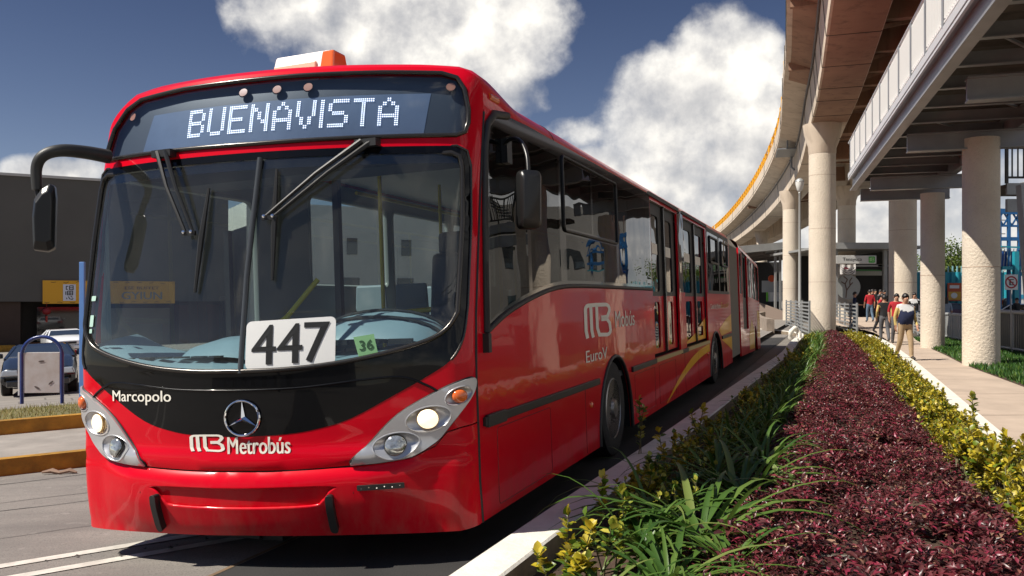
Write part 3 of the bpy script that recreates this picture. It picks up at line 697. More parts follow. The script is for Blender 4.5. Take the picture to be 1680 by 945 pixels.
def bus_running():
    def wheel(x, y, s_):
        t = thing('wheel', None, None, (x, y, .515)); t.parent = bus
        mb = MB(); mb.lathe((0,0,0), [(.30,-.13),(.44,-.15),(.50,-.13),(.515,-.08),(.515,.08),(.50,.13),(.44,.15),(.32,.13)], 36, 'x'); mb.build('tyre', TYRE, t, smooth=50)
        mb = MB(); q = s_
        mb.lathe((0,0,0), [(.33,.13*q),(.315,.14*q),(.30,.10*q),(.27,.05*q),(.20,.055*q),(.17,.10*q),(.11,.12*q),(.09,.16*q),(0.0,.17*q)], 32, 'x')
        mb.build('rim', STEEL, t, smooth=35)
        mb = MB()
        for k in range(10):
            a = k*.6283; mb.lathe((.05*q, .235*math.cos(a), .235*math.sin(a)), [(.028,0),(.028,.006*q),(0,.006*q)], 10, 'x')
            mb.lathe((.105*q, .14*math.cos(a+.3), .14*math.sin(a+.3)), [(.014,0),(.014,.03*q),(0,.032*q)], 6, 'x')
        mb.build('wheel_nut', mat('wheel_dark', (.03,.028,.026), .6), t)
    wheel(W-.17, 3.85, 1); wheel(-W+.17, 3.55, -1); wheel(W-.17, 12.35, 1); wheel(-W+.17, 12.2, -1)
    mb = MB(); mb.box((0,7.6,.50),(2.2,14.6,.36)); mb.box((-.55,.02,.13),(.55,.3,.16)); mb.box((-.30,.0,.09),(.4,.2,.1)); mb.build('underframe', BLACKINK, bus)
    # mirrors: outside left (hangs from a curved arm), right side likewise
    mb = MB(); Y = 5.75
    pts = [w2b(178,257,6.1), w2b(140,250,5.95), w2b(100,247,5.8), w2b(72,255,Y), w2b(60,275,Y), w2b(61,312,Y)]
    path = catmull([tuple(p) for p in pts], 5); n = len(path)
    mb.tube(path, [.05-.018*i/n for i in range(n)], 10); mb.tube([pts[-1], w2b(63,330,Y), w2b(60,390,Y)], .016, 6)
    m = mb.build('mirror', DARK, bus, smooth=60)
    c = w2b(71,357,Y); out = [(-.055,-.225),(.035,-.235),(.075,-.21),(.083,.13),(.075,.215),(.045,.232),(.0,.20),(-.05,.12),(-.062,0)]
    Rm = BUSM.to_3x3().inverted() @ Matrix.Rotation(R(22), 3, 'Z')
    mb = MB(); vs = []
    for dy, k in ((-.085,.72),(-.05,.97),(.03,1.0),(.045,.96)): vs += [c+Rm @ Vector((a*k, dy, b*k)) for a, b in out]
    N = len(out); mb.add(vs, [(i*N+k, i*N+(k+1) % N, (i+1)*N+(k+1) % N, (i+1)*N+k) for i in range(3) for k in range(N)]+[tuple(range(N-1,-1,-1)), tuple(3*N+k for k in range(N))])
    mb.build('mirror_housing', mat('mirror_black', (.010,.010,.010), .35), m, bevel=.012)
    mb = MB(); mb.add([c+Rm @ Vector((a*.9, .047, b*.9)) for a, b in out], [tuple(range(N))]); mb.build('mirror_glass', CHROME, m)
    mb = MB(); c = Vector((W+.28,.37,2.38))
    path = catmull([(W-.02,.64,2.78),(W+.07,.60,2.85),(W+.18,.52,2.82),(W+.255,.44,2.71),(W+.282,.39,2.58),(W+.28,.37,2.5)], 5)
    mb.tube(path, [.015]*len(path), 10); mb.box((W+.02,.66,2.78),(.06,.10,.18)); m = mb.build('mirror', MATS['mirror_black'], bus, smooth=60)
    mb = MB(); vs = []
    for dy, k in ((-.07,.75),(-.04,.97),(.035,1.0),(.045,.95)): vs += [c+Rm @ Vector((a*k, dy, b*k)) for a, b in rect(-.075,-.21,.085,.20,.04,3)]
    N = 16; mb.add(vs, [(i*N+k, i*N+(k+1) % N, (i+1)*N+(k+1) % N, (i+1)*N+k) for i in range(3) for k in range(N)]+[tuple(range(N-1,-1,-1)), tuple(3*N+k for k in range(N))])
    mb.build('mirror_housing', MATS['mirror_black'], m, smooth=40)
    # bellows and rear section
    mb = MB(); ring = [(W-.02,.30),(W-.02,3.0)]+[(p[0]*.985, p[1]) for p in CROSS[6:-6]]+[(-W+.02,3.0),(-W+.02,.30)]; n = len(ring); K = 18; vs = []
    for i in range(K+1):
        y = 15.25+2.1*i/K; s_ = 1.0 if i % 2 else .955; x0 = -.0
        vs += [(p[0]*s_, y, (p[1]-1.6)*(s_ if p[1] > 1 else 1)+1.6) for p in ring]
    mb.add(vs, [(i*n+k+1, i*n+k, (i+1)*n+k, (i+1)*n+k+1) for i in range(K) for k in range(n-1)]); mb.build('bellows', BELLOWS, bus)
    rear = thing('rear_section', None, None, (0,17.35,0)); rear.parent = bus; rear.rotation_euler = (R(-1.6), 0, R(1.2)); rear.scale = (1,1.18,1)
    L = 7.2; ar = [(5.2+.62*math.cos(t), .22+.80*math.sin(t)) for t in np.linspace(math.pi,0,13)]
    dr = rect(.9,.92,2.5,3.06)
    w_ = [rect(.12,1.85,.75,3.0), rect(2.7,1.85,4.1,3.0), rect(4.25,1.85,5.6,3.0), rect(5.75,1.85,7.0,3.0)]
    mb = MB(); patch(mb, sm, [(0,.22)]+ar+[(L,.22),(L,3.02),(0,3.02)], [dr]+w_, .25, 0, .04); mb.build('rear_side', RED, rear)
    for p in w_: 
        mb = MB(); patch(mb, sm, p, [], .5, -.004, 0); mb.build('rear_window', SIDEGLASS, rear)
    up = [rect(1.05,1.8,1.6,2.95,.06), rect(1.8,1.8,2.35,2.95,.06)]
    mb = MB(); patch(mb, sm, dr, up, .3, -.05, .03); mb.build('rear_door', DARK, rear)
    mb = MB(); patch(mb, sm, dr, [], .3, -.09, 0); mb.build('rear_door_glass', SIDEGLASS, rear)
    mb = MB(); patch(mb, sm, [(2.6,.3),(4.5,.3),(4.55,.9),(3.6,1.2),(2.6,.75)], [], .3, .004, 0); patch(mb, sm, rect(5.9,.6,7.1,1.5), [], .3, .004, 0); mb.build('yellow_stripe', YELLOWP, rear)
    n = len(CROSS); vs = [(p[0], y, p[1]) for y in (0,L) for p in CROSS]
    mb = MB(); mb.add(vs, [(k+1,k,n+k,n+k+1) for k in range(n-1)]); mb.add([(p[0],L,p[1]) for p in CROSS]+[(-W,L,.22),(W,L,.22)], [tuple(range(n+2))]); mb.add([(-W,0,.22),(-W,L,.22),(-W,L,3.02),(-W,0,3.02)], [(0,1,2,3)]); mb.build('rear_roof', RED, rear, smooth=60)
    mb = MB(); mb.box((0,3.6,.45),(2.3,7.1,.3)); mb.lathe((W-.17,5.2,.45), [(0,-.1),(.46,-.1),(.5,0),(.46,.1),(0,.12)], 24, 'x'); mb.build('rear_wheel', TYRE, rear)
bus_running()

def bus_interior():
    it = thing('interior', None, None, (0,0,0)); it.parent = bus
    mb = MB(); mb.box((0,7.7,.86),(2.66,15.0,.06)); mb.build('floor', INTDARK, it)
    mb = MB(); mb.box((0,8.1,3.06),(2.6,14.2,.03)); mb.build('ceiling', mat('ceiling_panel', (.5,.52,.53), .6), it)
    mb = MB(); mb.box((0,15.1,1.9),(2.6,.05,2.2)); mb.build('end_wall', INTGREY, it)
    # dashboard follows the glass
    mb = MB(); L = np.linspace(-1.27,1.27,25); rows = []
    z = lambda l: float(np.interp(abs(l), [0,.6,.95,1.27], [1.275,1.30,1.36,1.46]))
    for d, dz in ((.03,-.02),(.05,.01),(.25,.05),(.45,.075),(.52,.05),(.54,-.4)):
        rows.append([fp(l, z(l), 0)+Vector((0,d,dz)) for l in L])
    n = 25; mb.add([p for r_ in rows for p in r_], [(i*n+k, i*n+k+1, (i+1)*n+k+1, (i+1)*n+k) for i in range(5) for k in range(n-1)]); mb.build('dashboard', DASH, it, smooth=50)
    # instrument cowl
    mb = MB(); vs = []; K = 14; y0 = fp(.68,1.35).y
    for i, (dy, hh, ww) in enumerate(((.22,.10,.50),(.30,.20,.52),(.45,.27,.50),(.62,.29,.46),(.74,.26,.42),(.78,.05,.42))):
        for k in range(K+1):
            a = math.pi*k/K; vs.append((.66-ww*math.cos(a), y0+dy+.10*(-math.cos(a)), 1.36+hh*math.sin(a)**.75))
    mb.add(vs, [(i*(K+1)+k, i*(K+1)+k+1, (i+1)*(K+1)+k+1, (i+1)*(K+1)+k) for i in range(5) for k in range(K)]); mb.build('instrument_cowl', DASH, it, smooth=50)
    mb = MB()
    for dy, hh, ww in ((.36,.245,.525),(.52,.29,.495)): mb.tube([(.66-ww*math.cos(a), y0+dy-.10*math.cos(a), 1.36+hh*math.sin(a)**.75) for a in np.linspace(.05,3.09,20)], .011, 5)
    for k in range(6): mb.box((-.95+k*.13, y0-.14+.02*k, 1.372+.0*k), (.10,.05,.012))
    for k in range(4): mb.box((.25+k*.24, y0+.20, 1.44), (.17,.03,.035))
    mb.build('dash_trim', BLACKINK, it, smooth=40)
    mb = MB(); vs = []
    for i, (dy, hh, ww) in enumerate(((.20,.05,.30),(.30,.14,.32),(.5,.18,.30),(.60,.15,.28),(.62,.0,.28))):
        for k in range(K+1):
            a = math.pi*k/K; vs.append((-.35-ww*math.cos(a), y0-.24+dy, 1.32+hh*math.sin(a)**.6))
    mb.add(vs, [(i*(K+1)+k, i*(K+1)+k+1, (i+1)*(K+1)+k+1, (i+1)*(K+1)+k) for i in range(4) for k in range(K)]); mb.build('dashboard_hump', DASH, it, smooth=50)
    c = Vector((.62, y0+.92, 1.52)); tl = Matrix.Rotation(R(-30), 3, 'X')
    mb = MB(); mb.tube([c+tl @ Vector((.24*math.cos(a), .24*math.sin(a), 0)) for a in np.linspace(0,6.2832,28)[:-1]], .018, 8, closed=True)
    for a in (R(90),R(210),R(330)): mb.tube([c, c+tl @ Vector((.24*math.cos(a), .24*math.sin(a), 0))], .016, 6)
    mb.build('steering_wheel', INTDARK, it, smooth=60)
    mb = MB(); mb.box((.62,1.15,1.30),(.52,.5,.14)); mb.box((.62,1.42,1.72),(.5,.13,.80),taper=(.8,.8)); mb.box((.62,1.44,2.2),(.30,.10,.2)); mb.build('driver_seat', mat('seat_blue', (.05,.07,.10), .7), it, bevel=.04)
    mb = MB(); mb.box((.70,1.72,1.25),(1.25,.03,.7)); mb.build('partition', mat('partition_grey', (.30,.34,.35), .5), it)
    for s_ in (-1,1):
        q = rect(-1.46,1.28,-1.335,2.78); q = q if s_ < 0 else [(-a,b) for a,b in reversed(q)]
        mb = MB(); patch(mb, fm, q, [], .06, -.05, 0); mb.build('corner_lining', INTDARK, it, smooth=60)
    mb = MB(); mb.box((0,.25,2.70),(2.4,.35,.10)); mb.build('overhead_console', INTDARK, it)
    sm_ = mat('seat_grey', (.28,.36,.42), .55)
    for r_ in range(9):
        for x in (-1.0,-.52,.52,1.0):
            if r_ == 0 and x > 0: continue
            y = 2.6+r_*1.15
            mb = MB(); mb.box((x,y,1.32),(.42,.42,.07)); mb.box((x,y+.22,1.62),(.42,.06,.62),taper=(.85,.7)); mb.build('passenger_seat', sm_, it, bevel=.03)
    mb = MB(); t = lambda p, r_=.019: mb.tube(p, r_, 8)
    t([(-.95,.55,1.35),(-.52,.62,1.62),(-.30,.75,1.92)], .022); t([(-.18,1.6,.9),(-.18,1.6,3.0)]); t([(-.18,1.6,1.62),(.55,1.62,1.66)], .024); t([(.62,1.66,1.7),(.95,1.3,2.5),(1.05,1.0,2.7)], .022)
    for y in (3.2,5.5,7.8,10.1):
        for x in (-.34,.34): t([(x,y,.9),(x,y,3.0)])
    for x in (-.6,.6): t([(x,1.9,2.78),(x,14.5,2.78)])
    mb.build('handrail', HANDRAIL, it, smooth=60)
    mb = MB(); mb.box((-1.18,.75,1.62),(.05,.05,1.5)); mb.box((-.60,1.55,1.9),(.06,.06,2.2)); mb.build('door_pillar', mat('pillar_black', (.012,.012,.013), .4), it)
bus_interior()

# ================================================================ ground, streets, kerbs
CONC = mat('kerb_concrete', (.50, .47, .41), .8, var=.35, vscale=2.5, bump=.3, bscale=30)
KYEL = mat('kerb_yellow', (.50, .25, .02), .7, var=.55, vscale=3.5, bump=.2)
WALK = mat('walkway_concrete', (.47, .37, .29), .85, var=.22, vscale=1.3, bump=.2, bscale=50)
PAVE = mat('island_concrete', (.30, .27, .24), .85, var=.3, vscale=2, bump=.3, bscale=60)
SOIL = mat('soil', (.085, .050, .032), .95, var=.5, vscale=6, bump=.8, bscale=35)
def paver_mat():
    m = bpy.data.materials.new('lot_pavers'); m.use_nodes = True; g = NT(m.node_tree)
    tc = g.n('ShaderNodeTexCoord').outputs['Object']; mp = g.n('ShaderNodeMapping'); g.set(mp.inputs[0], tc); mp.inputs['Rotation'].default_value = (0,0,R(-30))
    b = g.n('ShaderNodeTexBrick', offset=.5); g.set(b.inputs['Vector'], mp); b.inputs['Scale'].default_value = 1.0
    b.inputs['Brick Width'].default_value = .9; b.inputs['Row Height'].default_value = .6; b.inputs['Mortar Size'].default_value = .02
    b.inputs['Color1'].default_value = (.27,.24,.21,1); b.inputs['Color2'].default_value = (.22,.20,.18,1); b.inputs['Mortar'].default_value = (.11,.095,.085,1)
    nz = g.noise(tc, 1.5, 5); c = g.mix(g.m('MULTIPLY', nz, .6), b.outputs[0], (.16,.14,.12,1))
    p = g.n('ShaderNodeBsdfPrincipled', i_Roughness=.85); g.set(p.inputs['Base Color'], c); o = g.n('ShaderNodeOutputMaterial'); g.set(o.inputs[0], p); return m
def asphalt_mat():
    m = bpy.data.materials.new('street_asphalt'); m.use_nodes = True; g = NT(m.node_tree)
    tc = g.n('ShaderNodeTexCoord').outputs['Object']; mp = g.n('ShaderNodeMapping'); g.set(mp.inputs[0], tc); mp.inputs['Rotation'].default_value = (0,0,R(-33)); mp.inputs['Scale'].default_value = (.12,2.2,1)
    st = g.noise(mp.outputs[0], 1.4, 5, .6); bl = g.noise(tc, .5, 4); fine = g.noise(tc, 90, 3, .7); mid = g.noise(tc, 9, 4)
    c = g.mix(g.ramp(st, [(.35,(0,0,0)),(.7,(1,1,1))]), (.175,.158,.142,1), (.25,.226,.20,1))
    c = g.mix(g.m('MULTIPLY', g.ramp(bl, [(.45,(0,0,0)),(.65,(1,1,1))]), .5), c, (.125,.113,.103,1))
    c = g.mix(g.ramp(fine, [(.3,(1,1,1)),(.5,(0,0,0))]), c, (.085,.078,.072,1)); c = g.mix(g.m('MULTIPLY', g.ramp(mid, [(.60,(0,0,0)),(.72,(1,1,1))]), .45), c, (.29,.265,.24,1))
    p = g.n('ShaderNodeBsdfPrincipled', i_Roughness=.8); g.set(p.inputs['Base Color'], c)
    b = g.n('ShaderNodeBump', i_Strength=.35, i_Distance=.01); g.set(b.inputs['Height'], fine); g.set(p.inputs['Normal'], b)
    o = g.n('ShaderNodeOutputMaterial'); g.set(o.inputs[0], p); return m
STREET = asphalt_mat(); LOT = paver_mat()
GRASSM = mat('dry_grass_base', (.16,.14,.05), .9, var=.5, vscale=8)

def terrain():
    ns = [-900, -.25, 0, 10, 30, 66, 900]; ts = [-300, -20, 0, 40, 120, 400, 2500]; mb = MB(); vs = []
    for t in ts:
        for n in ns:
            X, Y = P0.x+AX.x*t+LN.x*n, P0.y+AX.y*t+LN.y*n; vs.append((X, Y, float(gz(X, Y))-.03))
    k = len(ns); mb.add(vs, [(j*k+i+1, j*k+i, (j+1)*k+i, (j+1)*k+i+1) for j in range(len(ts)-1) for i in range(k-1)])
    structure(mb.build('ground', mat('ground_dirt', (.19,.17,.145), .9, var=.3, vscale=.5)))
    def nt(n0, n1, t0, t1): return lambda u, v: (P0.x+AX.x*(t0+(t1-t0)*v)+LN.x*(n0+(n1-n0)*(1-u)), P0.y+AX.y*(t0+(t1-t0)*v)+LN.y*(n0+(n1-n0)*(1-u)))
    structure(sheet('road', nt(-.25, 40, -40, 90), STREET, 2, 2, -.01))
    structure(sheet('shaded_bus_lane', nt(-.24, 1.52, -30, 34), mat('lane_asphalt_and_shade', (.030,.028,.027), .8, var=.35, vscale=1.5, bump=.25, bscale=70), 2, 2, -.005))  # dark lane asphalt, with the shadow on the road also put into its colour
    structure(sheet('lane_joint', nt(1.525, 1.56, -30, 34), mat('joint_rust', (.20,.13,.075), .9, var=.4, vscale=6), 2, 2, -.004))
terrain()
D = Vector((.85,.527)).normalized(); DN = Vector((-D.y, D.x)); KA = Vector((-5.28,9.53))
def strip(name, m, f0, f1, off, z1=None, e0=-70, anchor=KA, d=D, thick=0., nend=.5):
    """long band along the side street; ends just short of the bus lane"""
    dn = Vector((-d.y, d.x)); mb = MB(); N = 24; vs = []
    for i in range(N+1):
        for f in (f0, f1):
            b = anchor+dn*f; den = d.dot(LN); eend = (nend-(b-P0).dot(LN))/den
            p = b+d*(e0+(eend-e0)*i/N); vs.append((p.x, p.y, float(gz(p.x, p.y))+off))
    fs = [(2*i, 2*i+2, 2*i+3, 2*i+1) for i in range(N)]
    if thick:
        o = len(vs); vs += [(a, b, c-thick) for a, b, c in vs]; fs += [(2*i+o, 2*i+2+o, 2*i+2, 2*i) for i in range(N)]+[(2*i+1, 2*i+3, 2*i+3+o, 2*i+1+o) for i in range(N)]+[(2*N, 2*N+o, 2*N+1+o, 2*N+1), (0,1,1+o,o)]
    mb.add(vs, fs); return mb.build(name, m)
LM = mat('road_marking', (.66,.62,.55), .7, var=.35, vscale=7)
structure(strip('lane_marking', LM, -.05, .06, -.004, anchor=Vector((-3.1,6.05)), d=Vector((.845,.535)).normalized(), nend=1.0))
structure(strip('lane_marking', LM, -.05, .06, -.004, anchor=Vector((-2.62,5.95)), d=Vector((.835,.55)).normalized(), nend=.4))
structure(strip('traffic_island', PAVE, .17, 2.55, .165, thick=.2)); tag(strip('kerb', KYEL, 0, .17, .175, thick=.24), 'yellow painted kerb of the traffic island next to the road', 'kerb')
tag(strip('kerb', KYEL, 2.55, 2.75, .355, thick=.24), 'yellow painted kerb in front of the dry grass strip', 'kerb')
structure(strip('grass_verge', GRASSM, 2.75, 4.6, .34, thick=.2)); structure(strip('parking_lot', LOT, 4.6, 46, .16, e0=-110))
def verge_grass():
    N = 9000; e = rng.uniform(-6, 9, N); f = rng.uniform(2.8, 4.6, N); h = rng.uniform(.03,.09,N); mb = MB()
    X = KA.x+D.x*e+DN.x*f; Y = KA.y+D.y*e+DN.y*f; Z = gz(X,Y)+.34; a = rng.uniform(0,6.28,N); lx = rng.normal(0,.03,N); ly = rng.normal(0,.03,N)
    V = np.stack([np.stack([X-.006*np.cos(a),Y-.006*np.sin(a),Z],1), np.stack([X+.006*np.cos(a),Y+.006*np.sin(a),Z],1), np.stack([X+lx,Y+ly,Z+h],1)],1).reshape(-1,3)
    mb.v = V.tolist(); mb.f = [(3*i,3*i+1,3*i+2) for i in range(N)]; mb.mi = [0]*N
    tag(mb.build('grass', leafmat('dry_grass', [(0,(.14,.17,.03)),(.5,(.30,.26,.09)),(1,(.42,.34,.15))], .7, .3)), 'dry yellowish grass on the strip behind the yellow kerb', 'grass', kind='stuff')
verge_grass()

KL = [(-3.4,-3.0),(-2.3,.0),(0,5.68),(1.43,9.12),(3.62,14.5),(5.75,19.7),(7.9,25.0),(10.1,31),(12.0,36.0),(13.0,40.0),(12.2,46.0),(9.5,52)]
KR = [(-.1,-4.6),(1.67,0),(4.54,7.56),(6.8,13.45),(9.2,19.7),(11.2,25),(13.4,31),(15.3,37.0)]
def offs(poly, w):
    L_, R_ = stroke(poly, 2*w); return R_
def at_y(poly, Y): return float(np.interp(Y, [p[1] for p in poly], [p[0] for p in poly]))
def curb(name, poly, w, zt, zb, m, label):
    A = catmull(poly, 4); B = offs(A, w); n = len(A); mb = MB()
    ring = []
    for (a, b) in zip(A, B):
        a, b = Vector(a), Vector(b); t = (b-a)*.06
        ring += [(*a,zb),(*a,zt-.012),(*(a+t),zt),(*(b-t),zt),(*b,zt-.012),(*b,zb)]
    for k in range(5): mb.add(ring if k == 0 else [], [tuple(j-(0 if k == 0 else len(ring)) for j in (i*6+k, i*6+k+1, (i+1)*6+k+1, (i+1)*6+k)) for i in range(n-1)], 1 if k in (0,4) else 0)
    mb.add([], [tuple(j-len(ring) for j in (5,4,3,2,1,0)), tuple((n-1)*6+k-len(ring) for k in range(6))], 1)
    return tag(mb.build(name, [m, KERBS], smooth=30), label, 'kerb'), A, B
KERBW = mat('planter_kerb_top', (.74,.70,.62), .75, var=.22, vscale=3.5, bump=.35, bscale=25); KERBS = mat('planter_kerb_side', (.30,.235,.165), .85, var=.4, vscale=4, bump=.4, bscale=25)
_, KLA, KLB = curb('kerb', KL, .29, .05, -.2, KERBW, 'broad pale concrete kerb between the bus lane and the flower bed')
_, KRA, KRB = curb('kerb', KR, .24, .055, -.2, KERBW, 'pale concrete kerb between the flower bed and the walkway')
BEDL = lambda Y: at_y(KLB, Y); BEDR = lambda Y: at_y(KRA, Y)
def bed(f, Y): a, b = BEDL(Y), BEDR(Y); return a+(b-a)*f
def soil_():
    Ys = np.concatenate([np.arange(-3, 12, .3), np.arange(12, 37.2, .8)]); U = np.linspace(0, 1, 15); vs = []
    for Y in Ys:
        for u in U: vs.append((bed(u, Y), Y, -.10+.035*math.sin(Y*5+u*9)*math.sin(u*17-Y*3)*(0 < u < 1)))
    n = len(U); mb = MB(); mb.add(vs, [(i*n+k, i*n+k+1, (i+1)*n+k+1, (i+1)*n+k) for i in range(len(Ys)-1) for k in range(n-1)])
    structure(mb.build('flower_bed_soil', SOIL, smooth=60))
soil_()
WZ = lambda Y: float(np.interp(Y, [0,27,50,200], [0,0,.46,.46]))
WR = [(3.4,-3),(5.6,2),(7.2,7.5),(9.0,14.6),(10.85,20.4),(12.4,24.5),(15.0,31.8),(18.5,40.0),(24,52)]
def walkway_():
    Ys = np.concatenate([np.arange(-3,30,1.5), np.arange(30,53,1.5)]); mb = MB(); vs = []
    lf = lambda Y: at_y(KRB, Y) if Y < 36.5 else float(np.interp(Y, [36.5,44,52], [at_y(KRB,36.5), 16.2, 18.5]))
    for Y in Ys: vs += [(lf(Y)+.004, Y, WZ(Y)), (at_y(WR, Y), Y, WZ(Y)), (at_y(WR, Y), Y, -.15)]
    mb.add(vs, [(3*i+k, 3*i+k+1, 3*i+k+4, 3*i+k+3) for i in range(len(Ys)-1) for k in range(2)]); structure(mb.build('walkway', WALK))
    mb = MB()
    for Y in np.arange(1.3, 34, 2.6): mb.add([(lf(Y)+.01,Y,WZ(Y)+.003),(at_y(WR,Y)-.01,Y+.05,WZ(Y)+.003),(at_y(WR,Y)-.01,Y+.068,WZ(Y)+.003),(lf(Y)+.01,Y+.018,WZ(Y)+.003)], [(0,1,2,3)])
    structure(mb.build('walkway_joint', mat('joint_dark', (.20,.15,.115), .9)))
    # lawn to the right of the path
    mb = MB(); vs = []
    for Y in Ys[:24]: vs += [(at_y(WR,Y)+.003, Y, .0), (at_y(WR,Y)+5.2, Y-1.6, .0)]
    mb.add(vs, [(2*i,2*i+1,2*i+3,2*i+2) for i in range(23)]); structure(mb.build('lawn_soil', SOIL))
    N = 26000; Y = 15+rng.power(1.0,N)*19; X = np.array([at_y(WR,y) for y in Y])+rng.uniform(.02,4.6,N); a = rng.uniform(0,6.28,N); s = .035+.02*rng.random(N)
    h = rng.uniform(.02,.11,N); t = rng.normal(0,.03,(2,N))
    V = np.stack([np.stack([X-s*np.cos(a)*.5,Y-s*np.sin(a)*.5,h*.3],1), np.stack([X+s*np.cos(a)*.5,Y+s*np.sin(a)*.5,h*.3],1), np.stack([X+t[0],Y+t[1],h+.04],1)],1).reshape(-1,3)
    mb = MB(); mb.v = V.tolist(); mb.f = [(3*i,3*i+1,3*i+2) for i in range(N)]; mb.mi = [0]*N
    tag(mb.build('ground_cover', leafmat('lawn_green', [(0,(.02,.07,.012)),(.6,(.045,.13,.02)),(1,(.12,.20,.03))], .5, .3)), 'low dark green ground cover beside the walkway', 'ground cover', kind='stuff')
walkway_()

# ================================================================ planting
LEAF = np.array([(0,0,0),(-.30,.42,.10),(.30,.42,.10),(0,1,-.10),(0,.45,0.),(-.2,.78,.06),(.2,.78,.06)]); LEAFF = [(0,2,4),(0,4,1),(4,2,6),(4,6,3),(4,3,5),(4,5,1)]
def leaves(C, A, U, s, tmpl=LEAF, tf=LEAFF):
    """many leaf blades: C base points, A axis, U up, s length"""
    A = A/np.linalg.norm(A, axis=1, keepdims=True); X = np.cross(A, U); X /= np.linalg.norm(X, axis=1, keepdims=True)+1e-9; Z = np.cross(X, A)
    V = C[:,None]+s[:,None,None]*(tmpl[None,:,0:1]*X[:,None]+tmpl[None,:,1:2]*A[:,None]+tmpl[None,:,2:3]*Z[:,None])
    k = len(tmpl); F = (np.array(tf)[None]+k*np.arange(len(C))[:,None,None]).reshape(-1,3)
    return V.reshape(-1,3).tolist(), [tuple(f) for f in F.tolist()]
EUON = leafmat('golden_leaf', [(0,(.05,.10,.010)),(.18,(.14,.19,.015)),(.42,(.40,.33,.02)),(.75,(.56,.43,.03)),(1,(.62,.54,.13))], .4, .25)
EUOG = leafmat('variegated_leaf', [(0,(.035,.095,.012)),(.3,(.11,.18,.02)),(.6,(.32,.33,.04)),(1,(.58,.50,.08))], .35, .25)
STEM = mat('plant_stem', (.13,.12,.05), .7)
IRES = leafmat('purple_leaf', [(0,(.030,.011,.011)),(.35,(.085,.024,.024)),(.62,(.15,.038,.040)),(.84,(.19,.024,.040)),(.93,(.28,.022,.060)),(.955,(.24,.12,.075)),(1,(.34,.20,.13))], .36, .18)
STRAP = leafmat('strap_leaf', [(0,(.040,.10,.016)),(.5,(.085,.165,.026)),(.93,(.135,.21,.04)),(1,(.19,.24,.06))], .42, .32)

def red_cover():
    Cs, As, Us, Ss = [], [], [], []
    for y0, y1, den, s, k in ((4.2,6.5,250,.084,11),(6.5,9,230,.078,10),(9,14,180,.074,9),(14,22,95,.082,8),(22,37.5,42,.115,8)):
        n = int(den*(y1-y0)*1.75); Y = rng.uniform(y0,y1,n); u = rng.random(n)
        f0 = np.interp(Y,[4,8,13,19,30,38],[.26,.33,.32,.29,.28,.25]); f1 = np.interp(Y,[4,8,13,19,30,38],[.90,.84,.80,.74,.66,.55])
        f0 = f0+.03*np.sin(Y*3.1)+.02*np.sin(Y*7.7); f1 = f1+.025*np.sin(Y*2.3+1)
        X = np.array([bed(a+(b-a)*q, y) for a, b, q, y in zip(f0,f1,u,Y)])
        hm = .13+.07*np.sin(X*5.3+Y*2.1)*np.sin(Y*4.3-X)+.05*np.sin(X*11+1)*np.sin(Y*9)+.03*np.sin(X*23)*np.sin(Y*19+2); edge = np.minimum(1, np.minimum(u,1-u)*9+.25)
        Z = -.09+(hm+.10)*edge*(.62+.38*rng.random(n)**.5)
        kp = (np.sin(X*7.1+Y*3.3)*np.sin(Y*6.1-X*2.2)+rng.normal(0,.22,n)) > -.62; X, Y, Z = X[kp], Y[kp], Z[kp]; n = len(X); big = .8+.35*np.sin(X*3.7)*np.sin(Y*2.9+1)
        tx, ty = rng.normal(0,.28,n), rng.normal(0,.28,n)
        for j in range(k):
            az = j*2.4+rng.uniform(0,.7,n)+np.arange(n)*1.7; lev = j/k; el = .95-1.15*lev+rng.normal(0,.16,n)
            rr = s*(.12+.25*lev); C = np.stack([X+rr*np.cos(az)+tx*(.02-.05*lev), Y+rr*np.sin(az)+ty*(.02-.05*lev), Z+.03-.085*lev],1)
            A = np.stack([np.cos(az)*np.cos(el)+tx*.5, np.sin(az)*np.cos(el)+ty*.5, np.sin(el)],1)
            Cs.append(C); As.append(A); Us.append(np.stack([tx+.01,ty,np.ones(n)],1)); Ss.append(s*big*(.55+.75*lev**.7)*rng.uniform(.75,1.15,n))
    mb = MB(); T = np.array([(0,0,0),(-.22,.40,.10),(.22,.40,.10),(0,1,-.22),(0,.42,0.),(-.13,.76,-.02),(.13,.76,-.02)])
    mb.v, mb.f = leaves(np.concatenate(Cs), np.concatenate(As), np.concatenate(Us), np.concatenate(Ss), T); mb.mi = [0]*len(mb.f)
    o = mb.build('ground_cover', IRES); o.data.polygons.foreach_set('use_smooth', [True]*len(mb.f))
    tag(o, 'dense carpet of dark purple red leaves filling the middle of the flower bed', 'ground cover', kind='stuff')
red_cover()

def shrub_mesh(seed, h, n, s, w, m):
    r = np.random.default_rng(seed); V = []; F = []; stems = MB(); C, A, U, Sz = [], [], [], []
    ns = max(1, int(n/22))
    for i in range(ns):
        b = r.normal(0, w*.25, 2); t = b+r.normal(0, w*.42, 2); hh = h*r.uniform(.65,1.08)
        stems.tube([(b[0],b[1],-.06),((b[0]+t[0])/2,(b[1]+t[1])/2,hh*.5),(t[0],t[1],hh)], [.006,.005,.003], 5)
        k = n//ns
        for j in range(k):
            q = (r.uniform(.22,1.0))**.75; px, py = b+(t-b)*q; az = r.uniform(0,6.28); el = r.uniform(.1,1.0)+.5*(q > .92)
            C.append((px,py,hh*q)); A.append((math.cos(az)*math.cos(el), math.sin(az)*math.cos(el), math.sin(el))); U.append((r.normal(0,.3),r.normal(0,.3),1)); Sz.append(s*r.uniform(.65,1.2))
    v, f = leaves(np.array(C), np.array(A), np.array(U), np.array(Sz), LEAF*np.array([1.25,1,1]))
    return stems, v, f
